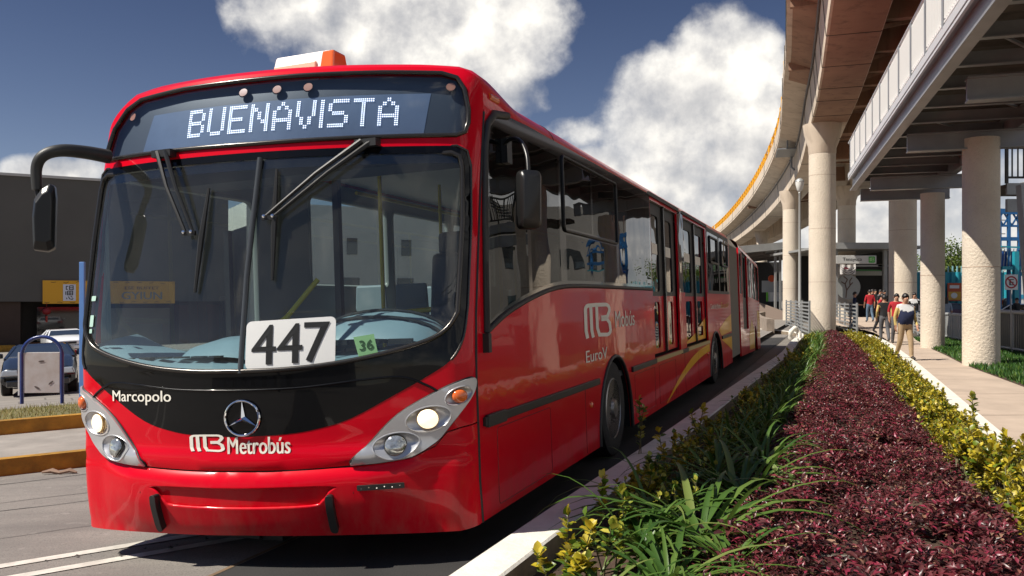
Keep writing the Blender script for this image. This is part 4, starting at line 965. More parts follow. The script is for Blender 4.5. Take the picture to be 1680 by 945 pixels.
def make_shrub(seed, h, n, s, w, m, name='shrub'):
    st, v, f = shrub_mesh(seed, h, n, s, w, m); root = thing(name, None, None)
    mb = MB(); mb.v = v; mb.f = f; mb.mi = [0]*len(f); o = mb.build('foliage', m, root); o.data.polygons.foreach_set('use_smooth', [True]*len(f))
    st.build('stem', STEM, root); return root
def place(proto, first, x, y, z, rz, sc, label, cat, group):
    o = copy_tree(proto); o.location = (x,y,z); o.rotation_euler = (0,0,rz); o.scale = (sc,sc,sc*random.uniform(.85,1.15)); tag(o, label, cat, group); return o
def drop(o):
    for c in list(o.children): drop(c)
    bpy.data.objects.remove(o)
def planting():
    gold = [make_shrub(i, (.30,.36,.27,.40,.33)[i], 190, .060, .22, EUON) for i in range(5)]; green = [make_shrub(20+i, .30, 170, .048, .20, EUOG) for i in range(4)]
    Y = 4.7
    while Y < 37:
        for k, f0 in enumerate((.865,.925,.97)):
            lo = float(np.interp(Y,[4,8,13,19,30,38],[.89,.85,.81,.75,.67,.56])); f = lo+(1.0-lo)*((.18,.5,.82) if Y < 8 else (.12,.42,.72))[k]
            sc = random.uniform(.65,1.2)*(1 if Y < 9 else .78)
            if random.random() < .93: place(random.choice(gold), 0, bed(f,Y)+random.uniform(-.05,.05), Y+random.uniform(-.12,.12), -.06, random.uniform(0,6.28), sc, 'golden leaved dwarf shrub in the hedge along the walkway kerb', 'shrub', 'golden shrubs beside the walkway')
        Y += .30 if Y < 14 else .42
    Y = 6.3
    while Y < 36:
        for k in range(2):
            if random.random() < .82: place(random.choice(green if random.random() < .75 else gold), 0, bed(.10+.065*k,Y)+random.uniform(-.06,.06), Y+random.uniform(-.15,.15), -.08, random.uniform(0,6.28), random.uniform(.7,1.15), 'green and yellow leaved shrub growing along the bus lane kerb', 'shrub', 'variegated shrubs beside the bus lane')
        Y += .42 if Y < 14 else .6
    # the few tall single shoots
    for i, (px, Y, h, n, lab, m) in enumerate(((1052,8.55,.62,46,'tall green leafy shoot rising in front of the front bus wheel',EUOG),(985,5.95,.42,30,'slim yellow green shoot leaning over the kerb nearest the camera',EUON),(1597,8.9,.72,40,'tallest thin shoot standing up out of the golden hedge',EUOG),
                                         (1148,9.6,.55,60,'bushy yellow shoot behind the strap leaved plants',EUON),(1655,7.6,.48,30,'young shoot at the right end of the golden hedge',EUON),(928,4.95,.40,80,'yellow leaved bush in the near left corner of the bed',EUON),(1020,5.75,.40,70,'round leaved variegated bush beside the near kerb',EUOG),(1085,6.9,.40,90,'yellow green bush by the kerb opposite the front wheel',EUOG),(1108,7.4,.50,110,'full golden bush between kerb and strap leaves near the front wheel',EUON),(905,4.75,.30,70,'yellow bush at the very bottom left of the bed',EUON),(1055,6.5,.42,110,'full yellow green bush beside the kerb ahead of the front wheel',EUON),(965,4.75,.30,60,'small yellow leaved bush beside the near left corner bush',EUON),(1000,5.2,.34,70,'yellow green bush among the nearest strap leaves',EUOG),(1120,8.0,.46,90,'golden bush by the kerb just behind the front wheel',EUON))):
        t = make_shrub(60+i, h, n, .068, .05 if n < 45 else .16, m); t.location = ((px-840)/1400*Y, Y, -.08); tag(t, lab, 'shrub')
    t = make_shrub(80, .16, 60, .055, .16, leafmat('pale_leaf', [(0,(.18,.26,.07)),(1,(.38,.46,.18))], .5, .3), 'weed'); t.location = ((1293-840)/1400*6.7, 6.7, .06); tag(t, 'pale green weed poking out of the purple leaves', 'weed')
    for o in gold+green: drop(o)
    # strap-leaved clumps
    def clump(seed, n, L, elo=.45, ehi=1.40, wk=1.):
        r = np.random.default_rng(seed); mb = MB()
        for i in range(n):
            az = r.uniform(0,6.28); el = r.uniform(elo,ehi); Lr = L*r.uniform(.55,1.15); w = r.uniform(.012,.021)*wk; K = 8; p = np.array([r.normal(0,.04),r.normal(0,.04),-.08]); pts = []; e = el
            for j in range(K+1):
                pts.append((p.copy(), e)); st = Lr/K; p = p+st*np.array([math.cos(az)*math.cos(e), math.sin(az)*math.cos(e), math.sin(e)]); e -= r.uniform(.12,.42)*(1.5-el*.55)*(.35+j/K)
            sx = np.array([-math.sin(az), math.cos(az), 0]); vs = []
            for j, (q, ee) in enumerate(pts):
                t = j/K; ww = w*(1-t**2.2)*(.75+.5*min(1,t*3)); nrm = np.array([-math.cos(az)*math.sin(ee), -math.sin(az)*math.sin(ee), math.cos(ee)])
                vs += [q-sx*ww+nrm*ww*.35, q, q+sx*ww+nrm*ww*.35]
            fs = []
            for j in range(K): fs += [(3*j,3*j+1,3*j+4,3*j+3),(3*j+1,3*j+2,3*j+5,3*j+4)]
            mb.add(vs, fs)
        o = mb.build('strap_leaved_plant', STRAP); o.data.polygons.foreach_set('use_smooth', [True]*len(mb.f)); return o
    pr = [clump(i, 30, .78) for i in range(5)]; near = [clump(40+i, 46, .95, .30, 1.08, 1.12) for i in range(3)]
    def strap(x, y, sc, lab='dark green strap leaved clump in the shaded row beside the purple carpet', grp='strap leaved plants in the bed'):
        o = random.choice(pr if grp else near).copy(); COL.objects.link(o); o.location = (x,y,0); o.rotation_euler = (0,0,random.uniform(0,6.28)); o.scale = (sc,sc,sc*random.uniform(.9,1.1)); tag(o, lab, 'plant', grp); return o
    for px, Y, sc, lab in ((1095,4.75,1.0,'strap leaved clump nearest the camera at the bottom edge of the bed'),(985,4.55,.62,'low strap leaved clump at the bottom edge beside the kerb'),(1150,5.7,1.45,'largest sunlit strap leaved clump with long arching blades'),(1215,6.9,1.3,'sunlit strap leaved clump just behind the largest one'),
                           (1120,6.7,.95,'sunlit strap leaved clump between the largest one and the kerb'),(1252,8.0,1.05,'half shaded strap leaved clump at the front end of the shaded row'),(1060,5.5,.95,'smaller strap leaved clump left of the largest one'),(1195,5.1,.95,'strap leaved clump at the bottom edge beside the purple carpet'),(1085,6.1,1.0,'strap leaved clump among the yellow bushes by the kerb'),(1180,7.7,1.1,'strap leaved clump behind the golden bush opposite the front wheel')):
        strap((px-840)/1400*Y, Y, sc*.86, lab, None)
    Y = 8.7
    while Y < 36.5:
        for f in (.18,.265):
            strap(bed(f+random.uniform(-.03,.03),Y), Y+random.uniform(-.2,.2), random.uniform(.60,.88))
        Y += .62 if Y < 16 else .95
    for o in pr+near: bpy.data.objects.remove(o)
planting()

# ================================================================ viaduct
def concrete(name, c1, c2, c3, rough=.88):
    m = bpy.data.materials.new(name); m.use_nodes = True; g = NT(m.node_tree); tc = g.n('ShaderNodeTexCoord').outputs['Object']
    mp = g.n('ShaderNodeMapping'); g.set(mp.inputs[0], tc); mp.inputs['Scale'].default_value = (1.6, 1.6, .16)
    c = g.mix(g.ramp(g.noise(tc, .7, 5), [(.35,(0,0,0)),(.7,(1,1,1))]), (*c1,1), (*c2,1)); c = g.mix(g.m('MULTIPLY', g.ramp(g.noise(mp.outputs[0], 1.5, 5, .65), [(.52,(0,0,0)),(.68,(1,1,1))]), .6), c, (*c3,1))
    p = g.n('ShaderNodeBsdfPrincipled', i_Roughness=rough); g.set(p.inputs['Base Color'], c); b = g.n('ShaderNodeBump', i_Strength=.2, i_Distance=.02); g.set(b.inputs['Height'], g.noise(tc, 9, 5)); g.set(p.inputs['Normal'], b)
    o = g.n('ShaderNodeOutputMaterial'); g.set(o.inputs[0], p); MATS[name] = m; return m
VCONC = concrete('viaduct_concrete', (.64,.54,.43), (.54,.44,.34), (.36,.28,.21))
VDARK = concrete('viaduct_brown_concrete', (.36,.22,.145), (.27,.16,.105), (.16,.095,.065))
def column_mat():
    m = bpy.data.materials.new('stucco_column'); m.use_nodes = True; g = NT(m.node_tree); tc = g.n('ShaderNodeTexCoord').outputs['Object']
    c = g.mix(g.ramp(g.noise(tc, .9, 5), [(.35,(0,0,0)),(.7,(1,1,1))]), (.67,.585,.475,1), (.58,.50,.40,1)); c = g.mix(g.ramp(g.noise(tc,45,2), [(.3,(.6,.6,.6)),(.42,(0,0,0))]), c, (.44,.37,.30,1))
    p = g.n('ShaderNodeBsdfPrincipled', i_Roughness=.9); g.set(p.inputs['Base Color'], c)
    b = g.n('ShaderNodeBump', i_Strength=.7, i_Distance=.035); g.set(b.inputs['Height'], g.noise(tc, 17, 4, .6)); g.set(p.inputs['Normal'], b)
    o = g.n('ShaderNodeOutputMaterial'); g.set(o.inputs[0], p); return m
STUCCO = column_mat()
VPTS = [(3.0,9.5),(4.8,15),(7.2,22.5),(10.1,31.4),(12.3,38.6),(18.2,59.2),(24.9,90.6),(31.2,128),(35,160),(37.5,200)]
VE = catmull(VPTS, 8); VN = len(VE)
def vnormals():
    out = []
    for i in range(VN):
        a = np.array(VE[max(0,i-1)]); b = np.array(VE[min(VN-1,i+1)]); d = (b-a)/np.linalg.norm(b-a); out.append(np.array([d[1],-d[0]]))
    return out
VNR = vnormals()
def vpt(i, n, z): p = np.array(VE[i])+VNR[i]*n; return (p[0], p[1], z)
def sweep(mb, sec, i0=0, i1=None, closed=True):
    i1 = VN if i1 is None else i1; k = len(sec); vs = [vpt(i, n, z) for i in range(i0, i1) for n, z in sec]
    mb.add(vs, [(i*k+j, (i+1)*k+j, (i+1)*k+(j+1) % k, i*k+(j+1) % k) for i in range(i1-i0-1) for j in range(k if closed else k-1)]+([tuple(range(k)), tuple((i1-i0-1)*k+j for j in range(k-1,-1,-1))] if closed else [])); return mb
def viaduct():
    v = thing('viaduct', 'curving concrete road viaduct high above the planter and station', 'viaduct', (VPTS[4][0], VPTS[4][1], 9.4))
    def B(mb, name, m, **k): o = mb.build(name, m, None, **k); o.parent = v; o.matrix_parent_inverse = Matrix.Translation(v.location).inverted(); return o
    mb = MB(); sweep(mb, [(0,11.55),(0,12.6),(.28,12.6),(.3,11.6),(9.4,11.6),(9.4,12.6),(9.7,12.6),(9.7,11.5),(8.6,11.25),(1.3,11.20)]); B(mb, 'deck', VCONC, smooth=30)
    for n0 in (1.15, 5.15):
        mb = MB(); sweep(mb, [(n0,9.46),(n0-.12,11.24),(n0+1.95,11.24),(n0+1.55,9.46)]); B(mb, 'girder', VDARK if n0 < 2 and False else VCONC, smooth=30)
    mb = MB(); sweep(mb, [(-.012,11.74),(-.012,11.78),(.0,11.78),(.0,11.74)]); B(mb, 'drip_line', DARK)
    for n0 in (1.2, 5.2):     # browner soffit slabs of the near spans
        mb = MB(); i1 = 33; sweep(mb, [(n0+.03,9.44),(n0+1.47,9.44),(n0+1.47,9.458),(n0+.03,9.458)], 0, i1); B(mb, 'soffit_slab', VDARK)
    for i in range(4, 60, 3):       # dark joints between the cast segments
        mb = MB()
        for n0 in (1.13, 5.13):
            q = [vpt(i,n0-.135,11.2), vpt(i,n0+.012,9.435), vpt(i,n0+1.545,9.435), vpt(i,n0+1.9,11.2)]
            for a, b in zip(q, q[1:]): mb.beam(a, b, .014, .02)
        mb.beam(vpt(i,-.012,11.55), vpt(i,-.012,12.6), .03, .03); B(mb, 'segment_joint', DARK)
    mb = MB(); mb.tube([vpt(i,1.0,11.0) for i in range(0,58)], .05, 6); mb.tube([vpt(i,2.95,10.9) for i in range(0,40)], .06, 6); B(mb, 'conduit', mat('conduit_grey', (.12,.11,.10), .6), smooth=60)
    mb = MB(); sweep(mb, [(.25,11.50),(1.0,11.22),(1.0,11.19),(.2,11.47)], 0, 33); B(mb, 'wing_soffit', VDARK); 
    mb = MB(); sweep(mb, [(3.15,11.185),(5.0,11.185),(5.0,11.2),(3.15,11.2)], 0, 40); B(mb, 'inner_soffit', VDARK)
    for i in range(2, 46, 3):
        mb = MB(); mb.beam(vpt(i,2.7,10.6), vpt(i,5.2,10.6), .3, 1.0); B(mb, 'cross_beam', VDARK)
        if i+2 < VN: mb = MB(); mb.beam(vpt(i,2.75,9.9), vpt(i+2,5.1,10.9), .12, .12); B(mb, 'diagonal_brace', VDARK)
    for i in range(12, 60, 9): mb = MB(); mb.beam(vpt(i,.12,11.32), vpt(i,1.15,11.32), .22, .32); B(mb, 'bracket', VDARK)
    # yellow parapet railing along the far part
    mb = MB(); i0 = 34; P = [vpt(i,.14,13.45) for i in range(i0,VN)]; mb.tube(P, .075, 6); mb.tube([(a,b,c-.42) for a,b,c in P], .06, 6)
    for i in range(i0, VN-1):
        a, b = Vector(vpt(i,.14,12.55)), Vector(vpt(i+1,.14,12.55)); k = max(1,int((b-a).length/2.0))
        for j in range(k): q = a+(b-a)*j/k; mb.beam(q, q+Vector((0,0,.9)), .14, .20)
    B(mb, 'parapet_railing', YELLOWP)
    mb = MB(); mb.beam(vpt(38,.5,10.9), vpt(39,.5,10.9), 1.2, .08); mb.beam(vpt(38,.5,10.9), vpt(38,.5,11.4), .08,.08); mb.tube([vpt(39,.9,10.9),vpt(39,.9,10.2),vpt(39,1.1,10.0)], .07, 6); B(mb, 'drain_pipe', mat('pipe_grey', (.2,.21,.22), .5))
viaduct()
def column(px, Y, r, zt, label, cap=True, zb=-.2, group=None, cat='column', parts=True):
    X = (px-840)/1400*Y; t = thing('column', label, cat, (X, Y, 0), 0, group)
    mb = MB(); prof = [(r,zb)]+[(r, z) for z in np.linspace(.2, zt-(1.35 if cap else 0), 9)]
    mb.lathe((0,0,0), prof, 36); mb.build('shaft', STUCCO, t, smooth=60)
    for z in np.arange(2.35, zt-1.2, 2.4):
        mb = MB(); mb.tube([((r+.001)*math.cos(a), (r-.001)*math.sin(a), z) for a in np.linspace(0,6.2832,37)[:-1]], .006, 5, closed=True); mb.build('casting_joint', VDARK, t)
    if cap:
        mb = MB(); mb.lathe((0,0,0), [(r*1.0,zt-1.35),(r*1.03,zt-1.30),(r*1.05,zt-1.0),(r*1.35,zt-.45),(r*1.45,zt-.004)], 36); mb.build('capital', VCONC, t, smooth=50)
    return t
column(1349, 38.6, .58, 9.46, 'round stucco column rising straight out of the far end of the flower bed')
column(1481, 39.5, .60, 9.46, 'thick round column behind the walking man')
column(1297.5, 62.5, .57, 9.46, 'pale column behind the street lamp near the bus tail')
column(1389, 60, .60, 9.46, 'farther round column behind the station name sign')
column(1250, 100, .6, 9.46, 'most distant viaduct column above the tail of the bus')
column(1609.5, 20.4, .405, 5.42, 'rough round footbridge column standing nearest the camera beside the walkway', False)
column(1530, 27.6, .36, 5.0, 'slimmer footbridge column standing between the lawn and the walking man', False)

# ================================================================ footbridge
FST = mat('footbridge_steel', (.32,.33,.34), .4, .35, var=.2, vscale=1.5)
FDK = mat('footbridge_deck', (.11,.095,.08), .7, .2, var=.4, vscale=3)
FRAIL = mat('footbridge_rail', (.62,.63,.64), .4, .2)
PANEL = mat('railing_panel', (.80,.80,.78), .5)
def footbridge():
    t = thing('footbridge', 'grey steel pedestrian footbridge with white barred railings overhead on the right', 'footbridge', (9.6,20,5.4))
    o0 = Vector((9.6,20,5.4)); d = Vector((12.4-6.5, 31.1-11.4, 0)).normalized(); r = Vector((d.y,-d.x,0)); a = Vector((6.5,11.4,5.6))-d*9
    def P(s, n, z): return a+d*s+r*n+Vector((0,0,z))-o0
    L = 30.2; Wd = 2.75
    def ibeam(mb, s0, s1, n, z0, h, w, flip=1):
        mb.beam(P(s0,n,z0+h/2), P(s1,n,z0+h/2), .03, h-.04); mb.beam(P(s0,n,z0+.02), P(s1,n,z0+.02), w, .035); mb.beam(P(s0,n,z0+h-.02), P(s1,n,z0+h-.02), w, .035)
    mb = MB(); ibeam(mb, 0, L, .08, 0, .48, .22); mb.build('edge_girder', FST, t); mb = MB(); ibeam(mb, 0, L, Wd, 0, .48, .22); mb.build('edge_girder', FST, t)
    mb = MB(); mb.beam(P(0,-.05,.56), P(L,-.05,.56), .09, .15); mb.beam(P(0,-.06,.43), P(L,-.06,.43), .05, .05); mb.build('kick_channel', FRAIL, t)
    mb = MB(); n_ = 150; vs = []
    for i in range(n_+1):
        for k, n in enumerate((.1, Wd)): vs.append(P(L*i/n_, n, .50+(.05 if i % 2 else 0)))
    mb.add(vs, [(2*i,2*i+1,2*i+3,2*i+2) for i in range(n_)]); mb.add([P(0,.1,.58),P(0,Wd,.58),P(L,Wd,.58),P(L,.1,.58)], [(0,1,2,3)]); mb.build('deck', FDK, t)
    s = 1.1
    while s < L:
        mb = MB(); mb.beam(P(s,.1,.33), P(s,Wd,.33), .02, .26); mb.beam(P(s,.1,.21), P(s,Wd,.21), .15, .025); mb.build('cross_beam', FST, t); s += 1.75
    for s in (13.4, 18.9, 26.6, 29.8):
        mb = MB(); mb.beam(P(s,.5 if s < 14 else .3,-.22), P(s,Wd+(3.0 if s < 14 else .5),-.22), .10, .40); mb.beam(P(s,.5 if s < 14 else .3,-.42), P(s,Wd+(3.0 if s < 14 else .5),-.42), .30, .03); mb.beam(P(s,.5 if s < 14 else .3,-.02), P(s,Wd+(3.0 if s < 14 else .5),-.02), .30, .03); mb.build('main_beam', FST, t)
    mb = MB()
    for s in np.arange(1, L-4, 3.5): mb.beam(P(s,.3,.42), P(s+3.4,Wd-.2,.42), .05, .05)
    mb.build('wind_brace', FST, t)
    # railings: a post every 1.7 m and a panel of upright bars between the posts
    for n in (-.06, Wd+.06):
        mb = MB(); mb.tube([P(0,n,1.78), P(L,n,1.78)], .035, 8); mb.build('handrail', FRAIL, t, smooth=60)
        s = .4; 
        while s < L:
            mb = MB(); mb.beam(P(s,n,.62), P(s,n,1.76), .06, .08); mb.build('post', FST, t)
            if s+1.7 < L:
                mb = MB()
                for k in range(1, 11): q = s+.02+1.66*k/11; mb.beam(P(q,n,.74), P(q,n,1.66), .018, .075, up=tuple(r))
                mb.beam(P(s,n,.72), P(s+1.7,n,.72), .03,.04); mb.beam(P(s,n,1.68), P(s+1.7,n,1.68), .03,.04); mb.build('bar_panel', PANEL, t)
            s += 1.7
footbridge()
def landing():
    t = thing('stair_landing', 'grey steel stair landing with dark railings behind the nearest footbridge column', 'landing', (15.5,27,4.9))
    c = Vector((15.5,27,0)); X0, X1 = 14.6, 24; Y0, Y1 = 25.2, 27.2
    mb = MB(); mb.box(((X0+X1)/2-15.5,(Y0+Y1)/2-27,.02),(X1-X0,Y1-Y0,.12)); mb.build('deck', FDK, t)
    mb = MB(); mb.beam((X0-15.5,Y0-27,-.06),(X1-15.5,Y0-27,-.06),.08,.34); mb.beam((X0-15.5,Y0-27,-.55),(X1-15.5,Y0-27,-.55),.12,.38); mb.build('edge_girder', FST, t)
    mb = MB(); 
    for z in (.28,1.15): mb.beam((X0-15.5,Y0-27,z),(X1-15.5,Y0-27,z),.05,.06)
    for x in np.arange(X0, X1, .17): mb.beam((x-15.5,Y0-27,.25),(x-15.5,Y0-27,1.15),.03,.035)
    for x in np.arange(X0, X1, 1.2): mb.beam((x-15.5,Y0-27.01,.1),(x-15.5,Y0-27.01,1.25),.07,.08)
    mb.build('railing', DARK, t)
    mb = MB()
    for k in range(9): mb.box((1.9+k*.28, .5, .2+k*.19),(.30,1.2,.04))
    mb.build('stair', mat('stair_light', (.5,.5,.5), .6), t)
    mb = MB(); mb.beam((1.7,.2,-5.0),(1.7,.2,-.1),.26,.26); mb.tube([(0.6,-1.6,-.85),(1.6,-1.7,-.6),(2.6,-1.8,-.2)], .07, 6); mb.build('support', FST, t)
    t2 = thing('steel_post', 'grey leaning steel support post at the right edge of the picture', 'post', (14.35,24.0,0))
    mb = MB(); mb.beam((.35,0,-.1),(0,0,4.8),.26,.22); mb.build('post_body', FST, t2)
landing()

# ================================================================ fences, lamp, station
GR = mat('rail_grey', (.34,.35,.35), .45, .3)
def slat_fence(label, p0, p1, h, zb, n, posts=4):
    t = thing('railing', label, 'railing', (p0[0],p0[1],0)); v = Vector((p1[0]-p0[0], p1[1]-p0[1], p1[2]-p0[2] if len(p1) > 2 else 0)); mb = MB()
    for k in range(n): z = zb+.12+(h-.16)*k/(n-1); mb.beam((0,0,z), (v.x,v.y,z), .03, .062)
    mb.build('rails', GR, t)
    for k in range(posts+1): mb = MB(); q = v*(k/posts); mb.beam((q.x,q.y,zb),(q.x,q.y,zb+h+.05),.07,.07); mb.build('post', GR, t)
    return t
B_ = lambda px, Y: ((px-840)/1400*Y, Y)
slat_fence('grey railing of flat horizontal bars left of the big planter column', B_(1290,50), B_(1328,36), 1.45, .02, 9)
slat_fence('grey railing of flat horizontal bars right of the big planter column', B_(1370,46), B_(1406,37), 1.35, .02, 8)
slat_fence('short grey railing beside the tricycle behind the walking man', B_(1500,37), B_(1514,33), .9, .1, 7, 2)
def picket(label, p0, p1, h, zb, dark):
    t = thing('fence', label, 'fence', (p0[0],p0[1],0)); v = Vector((p1[0]-p0[0],p1[1]-p0[1],0)); n = int(v.length/.17); m = mat('picket_dark', (.12,.125,.12), .5, .3) if dark else mat('picket_light', (.36,.37,.36), .5, .2)
    mb = MB()
    for k in range(n+1): q = v*(k/n); mb.beam((q.x,q.y,zb+.06),(q.x,q.y,zb+h-.05),.05,.10,up=tuple(v.normalized()))
    mb.build('pickets', m, t); mb = MB(); mb.tube([(0,0,zb+h),(v.x,v.y,zb+h)], .06, 8); mb.tube([(0,0,zb+.08),(v.x,v.y,zb+.08)], .05, 8)
    mb.build('top_rail', GR, t, smooth=60)
    for k in range(0,5): mb = MB(); q = v*(k/4); mb.beam((q.x,q.y,zb-.1),(q.x,q.y,zb+h+.06),.11,.11); mb.build('post', GR, t)
picket('grey picket fence between the two footbridge columns', B_(1540,34.5), B_(1590,30.5), .95, .05, False)
picket('dark grey picket fence at the right edge behind the near column', B_(1615,27.5), B_(1720,22.5), 1.15, .05, True)
def lamp():
    X, Y = B_(1312,44); t = thing('street_lamp', 'slim grey street lamp with a round glass head between two viaduct columns', 'street lamp', (X,Y,0))
    mb = MB(); mb.lathe((0,0,0), [(.13,0),(.12,.5),(.075,.6),(.055,7.0),(.08,7.05),(.05,7.1)], 14); mb.build('pole', mat('lamp_pole', (.42,.42,.40), .4, .3), t, smooth=40)
    mb = MB(); mb.lathe((0,0,0), [(.05,7.1),(.13,7.18),(.20,7.45),(.22,7.62)], 16); mb.build('globe', mat('lamp_globe', (.75,.74,.70), .25), t, smooth=50)
    mb = MB(); mb.lathe((0,0,0), [(.23,7.62),(.20,7.72),(.08,7.80),(0,7.82)], 16); mb.build('lamp_cap', GR, t, smooth=50)
lamp()
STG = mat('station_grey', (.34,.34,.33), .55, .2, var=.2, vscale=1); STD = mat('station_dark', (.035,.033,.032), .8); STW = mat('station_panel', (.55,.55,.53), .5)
def station():
    # left platform seen past the tail of the bus
    Y = 66.; x = lambda px, y=Y: (px-840)/1400*y; z = lambda py, y=Y: CAMH+(490-py)/1400*y
    t = thing('station_platform', 'grey bus station platform with flat canopy behind the tail of the bus', 'station', (x(1260),Y,0)); o = Vector((x(1260),Y,0)); q = lambda px, py, dy=0: Vector((x(px,Y+dy),Y+dy,z(py,Y+dy)))-o
    mb = MB(); a, b = q(1190,412), q(1300,402); mb.beam(a, b, 1.0, .55); mb.box((0,8,z(402)-.3),(9,16,.12)); mb.build('canopy', STG, t)
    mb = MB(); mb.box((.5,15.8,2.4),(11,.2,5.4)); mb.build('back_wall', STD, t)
    mb = MB()
    for k in range(7): mb.beam((-4.5+k*1.5,1,z(402)-.55),(-4.5+k*1.5,15,z(402)-.55),.15,.25)
    mb.build('roof_truss', mat('truss_brown', (.10,.08,.07), .7), t)
    mb = MB(); 
    for px in (1272,1280,1287): mb.beam(q(px,404),q(px,530),.16,.16)
    mb.build('post', STG, t)
    mb = MB(); mb.beam(q(1250,470,4), q(1284,470,4), .06, .95); mb.build('glass_rail', mat('rail_panel', (.42,.45,.47), .3), t)
    mb = MB(); mb.beam(q(1258,487,3.5), q(1284,487,3.5), .06, .75); mb.build('white_panel', mat('panel_white', (.82,.82,.80), .5), t); mb = MB(); mb.beam(q(1257.2,487,3.4), q(1260,487,3.4), .06, .75); mb.build('green_panel', mat('panel_green', (.16,.55,.06), .5), t)
    mb = MB(); mb.add([q(1246,496,1),q(1290,512,-1),q(1290,540,-1),q(1246,525,1)], [(0,3,2,1)]); mb.add([p+Vector((0,.3,0)) for p in (q(1246,496,1),q(1290,512,-1),q(1290,540,-1),q(1246,525,1))], [(0,1,2,3)]); mb.add([q(1246,496,1),q(1290,512,-1),q(1290,512,-1)+Vector((0,.3,0)),q(1246,496,1)+Vector((0,.3,0))], [(0,1,2,3)]); mb.build('ramp_wall', mat('ramp_brown', (.20,.15,.12), .8), t)
    mb = MB(); mb.lathe(tuple(q(1266,457,3)), [(0,-.05),(.28,-.05),(.28,.05),(0,.05)], 14, 'y'); mb.build('red_light', mat('orange_red', (.65,.10,.03), .4), t)
    # entrance under the viaduct
    Y2 = 55.; x2 = lambda px, y=Y2: (px-840)/1400*y; z2 = lambda py, y=Y2: CAMH+(490-py)/1400*y
    t = thing('station_entrance', 'grey station entrance hall with a flat roof and dark doorway under the viaduct', 'station', (x2(1415),Y2,0)); o = Vector((x2(1415),Y2,0)); q = lambda px, py, dy=0: Vector((x2(px,Y2+dy),Y2+dy,z2(py,Y2+dy)))-o
    mb = MB(); mb.beam(q(1340,404), q(1475,404), 1.2, .40); mb.box((1,6,z2(404)),(7,11,.15)); mb.build('roof', STG, t)
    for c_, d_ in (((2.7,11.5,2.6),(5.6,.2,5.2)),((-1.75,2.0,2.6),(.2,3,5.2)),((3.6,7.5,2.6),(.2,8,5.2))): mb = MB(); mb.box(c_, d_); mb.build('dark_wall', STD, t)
    mb = MB(); mb.beam(q(1440,436,.5), q(1466,436,.5),.1,.15); mb.beam(q(1366,436,.5), q(1460,436,.5),.1,.12)
    for px in (1371,1462,1452): mb.beam(q(px,406,.2), q(px,530,.2), .22,.22)
    mb.build('door_frame', STG, t)
    mb = MB(); mb.add([q(1400,445,3),q(1447,445,3),q(1447,452,3),q(1400,452,3)], [(0,3,2,1)]); mb.build('inner_board', mat('board_cream', (.42,.40,.33), .6), t); mb = MB(); mb.add([q(1400,441.5,3.02),q(1446,443,3.02),q(1446,444.5,3.02),q(1400,444.5,3.02)], [(0,3,2,1)]); mb.build('green_strip', mat('strip_green', (.06,.25,.06), .5), t)
    c = q(1391,471,.6); mb = MB(); mb.lathe(tuple(c), [(0,-.05),(.80,-.05),(.80,.05),(0,.05)], 40, 'y'); d_ = mb.build('round_panel', mat('disc_grey', (.30,.31,.30), .5), t)
    mb = MB()
    pl = mkplane(c+Vector((0,-.06,0)), (1,0,0), (0,0,1))
    for pts in ([(-.15,-.7),(-.1,-.2),(-.2,.2),(-.05,.5)],[(-.1,-.2),(.12,.1),(.1,.4),(.25,.62)],[(-.2,.2),(-.45,.35)],[(.1,.1),(.3,.3)],[(-.05,.5),(-.3,.7)]):
        L_, R_ = stroke(pts, .07)
        for i in range(len(pts)-1): mb.add([tuple(p) for p in pl(np.array([L_[i],R_[i],R_[i+1],L_[i+1]]), .003)], [(0,1,2,3)])
    mb.build('branch_motif', mat('motif_brown', (.10,.05,.035), .6), d_)
    s = thing('station_sign', 'long grey station name sign with a green logo at its right end', 'sign', tuple(o+q(1404,426,-1.2))); mb = MB(); w_, h_ = 2.55, .52
    mb.box((0,0,0),(w_,.14,h_)); mb.build('board', mat('sign_grey', (.50,.50,.48), .5), s, bevel=.02); pl = mkplane((0,-.075,0), (1,0,0), (0,0,1))
    mb = MB(); text(mb, pl, 'Tenayuca', -.85, -.13, .35, .13, .004, .01); mb.build('station_name', BLACKINK, s)
    mb = MB(); patch(mb, pl, rect(.78,-.20,1.18,.20,.07), [], .2, .006, 0); g_ = mb.build('green_logo', mat('logo_green', (.05,.33,.04), .5), s); mb = MB(); logo(mb, pl, .84, -.11, 1.12, .12, .010); mb.build('logo_lettering', mat('logo_light', (.45,.68,.35), .5), g_)
    b = thing('banner', 'small white banner with a swirl hanging below the station name sign', 'banner', tuple(o+q(1391,442,-.9))); mb = MB()
    vs = []; 
    for i in range(13):
        for j in (0,1,2,3): u = i/12-.5; vs.append((u*.98, .04*math.sin(i*1.3+j), .29-j*.20+.05*u*u*4*(1 if j == 0 else 0)))
    mb.add(vs, [(i*4+j, i*4+j+1, (i+1)*4+j+1, (i+1)*4+j) for i in range(12) for j in range(3)]); mb.build('cloth', mat('banner_white', (.62,.60,.58), .7), b, smooth=60)
    pl = mkplane((0,-.065,0), (1,0,0), (0,0,1)); mb = MB()
    for k in range(3):
        pts = [(-.42+.84*i/8, .12-k*.13-.22*math.sin(math.pi*i/8)) for i in range(9)]; L_, R_ = stroke(pts, .035)
        for i in range(8): mb.add([tuple(p) for p in pl(np.array([L_[i],R_[i],R_[i+1],L_[i+1]]), .002)], [(0,1,2,3)])
    mb.build('swirl', mat('swirl_dark', (.05,.045,.045), .6), b)
    mb = MB(); patch(mb, pl, ellipse(-.12,.07,.16,.06,R(-12)), [], .1, .004, 0); mb.build('red_emblem', mat('emblem_red', (.40,.05,.09), .6), b)
